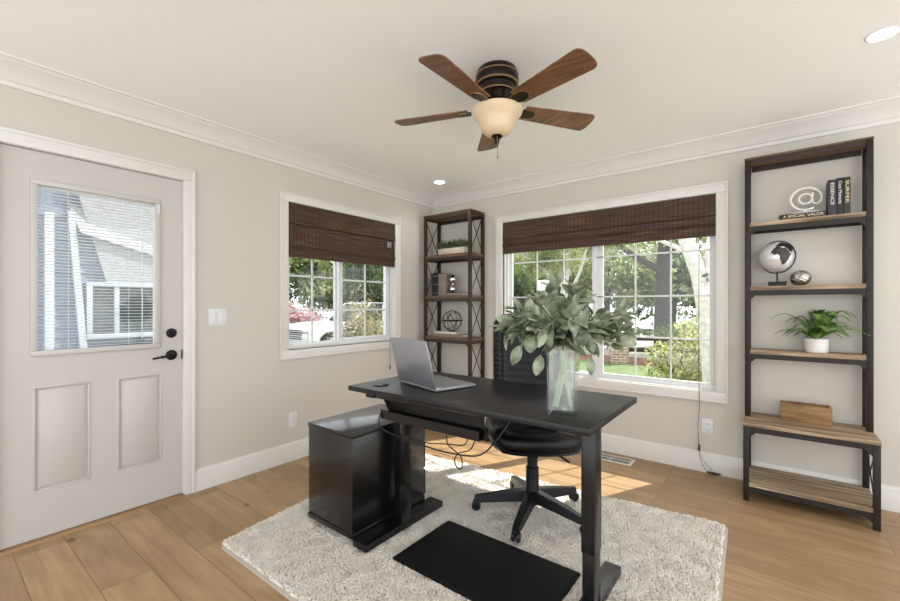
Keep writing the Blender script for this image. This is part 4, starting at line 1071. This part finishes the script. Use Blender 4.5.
RS = np.random.RandomState(21)
def leaf_cloud(name, blobs, n, size, m, parent):
    """blobs: (cx,cy,cz,rx,ry,rz) ellipsoids filled towards their surface with leaf quads"""
    vol = np.array([b[3]*b[4]*b[5] for b in blobs])**.7; cnt = (n*vol/vol.sum()).astype(int)
    P = []
    for b, k in zip(blobs, cnt):
        d = RS.randn(k,3); d /= np.linalg.norm(d, axis=1)[:,None]; r = RS.rand(k)**.45
        wob = 1+.22*np.sin(d[:,0]*5+b[0]*3)*np.sin(d[:,2]*6+b[1])
        P.append(np.array(b[:3])+d*(r*wob)[:,None]*np.array(b[3:]))
    P = np.concatenate(P); k = len(P)
    a = RS.randn(k,3); a /= np.linalg.norm(a, axis=1)[:,None]; c = np.cross(a, RS.randn(k,3)); c /= np.linalg.norm(c, axis=1)[:,None]
    s = size*(.6+.8*RS.rand(k))[:,None]
    V = np.stack([P-a*s, P+c*s*.45, P+a*s, P-c*s*.45], 1)
    V[...,2] = np.maximum(V[...,2], GZ0+.02)
    F = np.arange(k*4).reshape(k,4)
    return np_mesh(name, V, F, m, parent, smooth=False)
def tree(label, x, y, trunk, crown, n, size, leafm, barkm, group=None, name='tree', cat='tree'):
    t = thing(name, label, cat, (x,y,GZ0), group)
    tb = MB()
    for pts, rs in trunk: 
        sp = smooth_path(pts, 4); k = len(sp); tb.tube(sp, [rs[0]+(rs[1]-rs[0])*i/(k-1) for i in range(k)], 12)
    tb.build('trunk', M[barkm], t, smooth=60)
    leaf_cloud('foliage', crown, n, size, M[leafm], t)
    return t
# birch right outside the window (slightly beyond the lawn's near edge)
tree('pale birch tree with forked trunk close outside the wide window', 2.43, 2.25,
     [([(2.48,2.25,GZ0),(2.48,2.25,.3),(2.44,2.25,.85),(2.38,2.25,1.35),(2.33,2.25,1.6),(2.25,2.22,1.85),(2.15,2.2,2.15),(2.02,2.25,2.5)], (.135,.07)),
      ([(2.44,2.25,1.0),(2.46,2.26,1.4),(2.48,2.28,1.8),(2.52,2.3,2.2),(2.63,2.4,2.8),(2.94,2.6,3.6)], (.12,.08)),
      ([(2.25,2.22,1.85),(2.04,2.25,1.98),(1.64,2.4,2.2)], (.035,.018))],
     [(4.54,3.2,3.9,.7,.5,.35),(2.40,2.18,1.58,.08,.07,.10)], 900, .04, 'leaf_mid', 'birch', 'yard trees')
tree('tall tree with a thick dark trunk near the street', -.2, 13.6,
     [([(-.2,13.6,GZ0),(-.2,13.6,1.5),(-.15,13.6,3.2),(.05,13.6,5)], (.31,.2)),
      ([(-.15,13.5,2.5),(-.8,13.1,2.9),(-1.8,12.6,3.7)], (.15,.08)), ([(-.1,13.5,3.0),(.6,13,3.7),(1.2,12.6,4.2)], (.10,.08))],
     [(-1.2,13.4,5.0,3.0,1.6,1.5),(2.0,13.0,4.4,2.6,1.5,1.3),(-3.6,13.3,3.8,1.8,1.2,1.1)], 9000, .13, 'leaf_bright', 'bark', 'yard trees')
tree('white-limbed spreading tree behind the lawn, left of the dark trunk', -2.3, 8.9,
     [([(-2.3,8.9,GZ0),(-2.25,8.9,.9),(-2.1,8.9,1.8),(-1.9,8.9,3.4)], (.14,.08)), ([(-2.2,8.9,1.2),(-1.6,8.7,2.1),(-1.3,8.6,2.9)], (.07,.03)), ([(-2.1,8.9,1.8),(-2.9,8.7,2.5),(-3.6,8.6,3.0)], (.07,.03))],
     [(-2.6,8.9,2.9,1.3,.9,.9),(-.6,8.7,3.4,1.2,.8,.6),(-3.9,8.8,2.3,1.0,.8,.7)], 5200, .075, 'leaf_bright', 'birch', 'yard trees')
for (x, y, z, r, n, lm, lab) in ((-5.5,24,3.6,3.6,5000,'leaf_bright','leafy yellow-green tree far across the street, left part of the wide window'),
        (-2.0,26,3.2,3.4,5000,'leaf_mid','mid green tree far across the street, straight behind the thick dark trunk'),
        (2.5,24,3.2,3.3,5000,'leaf_bright','bright green tree far across the street, right of the thick dark trunk'),
        (-10.5,22,3.4,3.8,5000,'leaf_mid','green tree far across the street at the left edge of the wide window'),
        (6.0,20,3.2,3.0,3000,'leaf_dark','dark green tree far behind the birch'),
        (-14.5,16.5,2.6,3.4,4500,'leaf_mid','green tree behind the white car, seen between both windows')):
    tree(lab, x, y, [([(x,y,GZ0),(x+.1,y,1.2),(x+.3,y,z)], (.25,.12)), ([(x+.1,y,1.2),(x-.8,y,2.4),(x-1.4,y,z)], (.13,.06))],
         [(x,y,z,r,r*.6,2.6),(x-r*.6,y+.3,z-1.2,r*.6,r*.4,1.5),(x+r*.6,y-.3,z-1.0,r*.6,r*.4,1.5)], n, .19, lm, 'bark', 'trees across the street')
def shrub(lab, x, y, blobs, n, size, m, group=None):
    t = thing('shrub', lab, 'shrub', (x,y,GZ0), group)
    s = MB(); 
    for k in range(5):
        a = k*1.26; s.tube([(x,y,GZ0),(x+.12*math.cos(a),y+.12*math.sin(a),GZ0+.5),(x+.3*math.cos(a),y+.3*math.sin(a),GZ0+.9)], [.02,.014,.006], 6)
    s.build('branches', M['bark'], t)
    leaf_cloud('foliage', blobs, n, size, M[m], t); return t
shrub('pale variegated shrub beside the birch below the wide window', 1.85, 3.9, [(2.0,3.95,.25,.55,.45,.55),(1.75,3.9,-.02,.5,.4,.3),(2.2,3.9,.75,.45,.4,.35),(2.35,3.8,.1,.45,.4,.45),(1.62,3.85,.42,.28,.3,.22)], 5200, .035, 'leaf_vari')
shrub('clipped dark green shrub outside the left edge of the wide window', -1.3, 4.5, [(-1.35,4.5,.8,.36,.36,1.05),(-1.3,4.45,1.65,.30,.3,.5)], 4200, .045, 'leaf_mid')
shrub('low green shrubs behind the brick post', -1.6, 11.6, [(-1.6,11.6,.3,1.2,.5,.55),(1.0,12,.3,1.6,.5,.5)], 2600, .07, 'leaf_mid')
# brick post and rails
t = thing('rail_fence', 'low dark rail fence running right from a brick post at the edge of the lawn', 'fence', (.4,8.2,GZ0))
dirf = Vector((.93,.36,0)).normalized()
bq = MB(); Mf = Matrix.Translation((-.2,7.95,GZ0)) @ Matrix.Rotation(math.atan2(.36,.93),4,'Z')
bq.box(-.22,.22,-.22,.22,0,.78,.004,mtx=Mf); bq.box(-.25,.25,-.25,.25,.78,.84,.01,mtx=Mf); bq.build('brick_post', M['brick'], t)
for z in (.36,.66): MB().box(.22,6.0,-.03,.03,z-.055,z+.055,.004,mtx=Mf).build('rail', M['brown_rail'], t)
for x in (2.2,4.2,6.0): MB().box(x-.05,x+.05,-.06,.06,0,.78,.004,mtx=Mf).build('post', M['brown_rail'], t)
t = MB(); t.box(-2.30,-2.02,7.35,7.62,GZ0,1.95,.01); t.box(-2.34,-1.98,7.31,7.66,GZ0,GZ0+.2,.01); tag(t.build('white_post', M['white']), 'white square post standing on the lawn, seen above the bouquet', 'post')

def car(lab, loc, rot, paint, group='parked cars'):
    """car body along +x (front at +x)"""
    t = thing('car', lab, 'car', loc, group)
    Mx = Matrix.Translation(loc) @ Matrix.Rotation(rot,4,'Z')
    b = MB()
    side = [(-2.2,.35),(-2.25,.75),(-2.1,1.02),(.95,1.04),(1.55,1.0),(2.05,.92),(2.22,.78),(2.26,.55),(2.22,.32),(1.86,.30),(1.80,.55),(1.60,.70),(1.38,.72),(1.16,.66),(1.02,.50),(.98,.30),(-.98,.30),(-1.02,.5),(-1.2,.68),(-1.4,.72),(-1.62,.66),(-1.78,.5),(-1.82,.30)]
    b.prism(side, 'y', -.90, .90, mtx=Mx, bev=.035); b.build('body', M[paint], t, smooth=50)
    g = MB(); g.prism([(-2.0,1.02),(-1.75,1.52),(-1.3,1.66),(-.35,1.68),(.42,1.04)], 'y', -.78, .78, mtx=Mx, bev=.05); g.build('cabin_glass', M['carglass'], t, smooth=50)
    r = MB(); r.prism([(-1.72,1.56),(-1.3,1.69),(-.40,1.71),(-.28,1.64)], 'y', -.72, .72, mtx=Mx, bev=.01)
    for xx in (-.9,):
        for sy in (-.79,.76): r.box(xx-.05,xx+.05,sy,sy+.03,1.02,1.62,mtx=Mx)
    for sy in (-.78,.78): r.tube([Mx @ Vector(p) for p in ((.47,sy,1.03),(-.33,sy*.95,1.66))], .03, 6)
    r.build('roof', M[paint], t)
    for x in (1.40,-1.40):
        for sy in (-.80,.80):
            w_ = MB(); w_.lathe([(0,-.09),(.22,-.10),(.33,-.09),(.345,-.05),(.345,.05),(.33,.09),(.22,.10),(0,.09)], seg=32, mtx=Mx @ Matrix.Translation((x,sy,.345)) @ Matrix.Rotation(PI/2,4,'X')); wo = w_.build('wheel', M['tyre'], t)
            h = MB(); h.lathe([(.06,-.112),(.2,-.104),(.21,-.10)], seg=24, mtx=Mx @ Matrix.Translation((x,sy,.345)) @ Matrix.Rotation(PI/2,4,'X'))
            h.lathe([(.06,.112),(.2,.104),(.21,.10)], seg=24, mtx=Mx @ Matrix.Translation((x,sy,.345)) @ Matrix.Rotation(PI/2,4,'X')); h.build('hub_cap', M['silver'], wo)
    gr = MB()
    for k in range(5): gr.box(2.235,2.275,-.55,.55,.52+k*.065,.545+k*.065,.004,mtx=Mx)
    gr.build('grille', M['dark'], t)
    for sy in (-.86,.60): MB().box(2.08,2.262,sy,sy+.26,.72,.86,.02,mtx=Mx).build('headlight', M['chrome'], t)
    MB().box(.15,.33,-1.08,-.90,1.05,1.2,.03,mtx=Mx).build('mirror', M[paint], t)
    return t
car('white sport utility car parked outside the left window', (-9.1,6.15,GZ0-.06), math.radians(-92), 'carpaint')
car('silver-blue car on the street seen behind the bouquet', (-4.2,13.1,GZ0-.01), math.radians(20), 'carblue')
tree('big dark green tree behind the white car, left pane of the left window', -14.6, 6.0, [([(-14.6,6,GZ0),(-14.5,6,1.0),(-14.6,6,3)], (.3,.2))], [(-14.6,6.0,3.2,1.6,2.6,1.9),(-14.2,4.3,2.2,1.2,1.8,1.2)], 7000, .14, 'leaf_mid', 'bark', 'trees beyond the left window')
tree('yellow-green tree behind the white car, middle of the left window', -13.8, 9.2, [([(-13.8,9.2,GZ0),(-13.7,9.2,1.2),(-13.6,9.2,3)], (.3,.2))], [(-13.8,9.2,3.0,1.6,2.2,1.8),(-13.2,8.0,1.9,1.0,1.3,1.0)], 6500, .14, 'leaf_bright', 'bark', 'trees beyond the left window')
tree('dark green tree behind the right pane of the left window', -10.6, 8.6, [([(-10.6,8.6,GZ0),(-10.6,8.6,1.0),(-10.5,8.6,2.6)], (.12,.08))], [(-10.6,8.3,2.5,.9,1.2,1.5),(-10.9,9.6,2.2,.9,1.0,1.6),(-10.6,8.6,.9,.8,1.1,.9)], 9000, .08, 'leaf_dark', 'bark', 'trees beyond the left window')
shrub('tawny leafy shrub outside the right pane of the left window', -3.6, 2.2, [(-3.6,2.0,.75,.40,.45,.75),(-3.7,1.75,.3,.4,.4,.6),(-3.9,2.6,.6,.40,.5,.6),(-4.0,3.0,.2,.4,.5,.6)], 7000, .032, 'leaf_autumn')
shrub('pink flowering shrub beyond the hood of the white car', -11.2, 5.0, [(-11.4,4.5,1.0,.7,1.2,.42),(-11.2,5.6,.75,.6,.8,.4)], 2200, .08, 'flower')
# neighbouring wing seen through the door glass
t = thing('neighbour_house', 'blue-grey sided house with white window trim seen through the door glass', 'house', (-3.9,-2.2,GZ0))
sd = MB(); sx = -3.62
zz = GZ0
while zz < 2.35:     # lap siding
    sd.prism([(sx-.02,zz),(sx+.018,zz),(sx+.002,zz+.13),(sx-.02,zz+.13)], 'y', -3.4, -.9); zz += .128
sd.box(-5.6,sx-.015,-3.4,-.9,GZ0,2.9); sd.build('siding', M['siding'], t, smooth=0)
rf = MB()
# roof slope facing the door: valley line runs diagonally down to the right
rf.raw([(-3.50,-2.36,2.10),(-3.50,-.4,1.55),(-3.60,-.4,1.50),(-5.6,-.4,4.0),(-5.6,-2.8,4.0),(-3.60,-2.46,2.45)], [(0,1,3,4,5),(1,2,3)])
rf.raw([(-3.545,-2.42,2.75),(-3.545,-2.10,1.50),(-3.545,-.8,1.50),(-3.545,-.8,2.75),(-3.60,-2.42,2.75),(-3.60,-2.10,1.50),(-3.60,-.8,1.50),(-3.60,-.8,2.75)], [(0,1,2,3),(7,6,5,4),(0,4,5,1),(1,5,6,2),(2,6,7,3),(3,7,4,0)])
rf.build('roof', M['shingle'], t, smooth=0)
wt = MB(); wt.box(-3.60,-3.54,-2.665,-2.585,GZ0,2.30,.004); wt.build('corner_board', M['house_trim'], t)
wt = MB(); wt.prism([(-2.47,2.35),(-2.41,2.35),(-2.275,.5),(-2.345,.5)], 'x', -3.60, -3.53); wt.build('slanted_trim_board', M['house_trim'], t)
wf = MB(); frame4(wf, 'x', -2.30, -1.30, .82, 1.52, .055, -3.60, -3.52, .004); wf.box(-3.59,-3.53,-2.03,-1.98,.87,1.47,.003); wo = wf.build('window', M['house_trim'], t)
MB().box(-3.585,-3.575,-2.25,-1.35,.87,1.47).build('pane', M['carglass'], wo, smooth=0)
t = thing('hedge', 'low green hedge at the foot of the blue-grey house', 'hedge', (-3.2,-2.0,GZ0))
leaf_cloud('foliage', [(-3.25,-1.9,.25,.25,1.3,.45)], 2500, .035, M['leaf_mid'], t)

# ------------------------------------------------------------------ light, sky, camera
sun = bpy.data.lights.new('sun', 'SUN'); sun.energy = 5.0; sun.angle = math.radians(.6); sun.color = (1,.95,.88)
so = bpy.data.objects.new('sun', sun); C.objects.link(so)
d = Vector((-.38,-.76,-1.0)); so.rotation_euler = d.to_track_quat('-Z','Y').to_euler(); so.location = (3,6,8)
wd = bpy.data.worlds.new('sky'); bpy.context.scene.world = wd; wd.use_nodes = True
nt = wd.node_tree; bg = nt.nodes['Background']; bg.inputs['Color'].default_value = (.93,.965,1,1); bg.inputs['Strength'].default_value = 1.35

cam = bpy.data.cameras.new('camera'); cam.sensor_width = 36; cam.lens = 416/900*36; cam.clip_start = .05; cam.clip_end = 300
cam.shift_y = (305.5-300.5)/900
co = bpy.data.objects.new('camera', cam); C.objects.link(co)
co.location = (3.016,-3.597,H_CAM); co.rotation_euler = (PI/2, 0, math.atan2(.6110,.7916))
sc = bpy.context.scene; sc.camera = co
sc.view_settings.view_transform = 'Standard'; sc.view_settings.look = 'None'; sc.view_settings.gamma = 1; sc.view_settings.exposure = 0.84
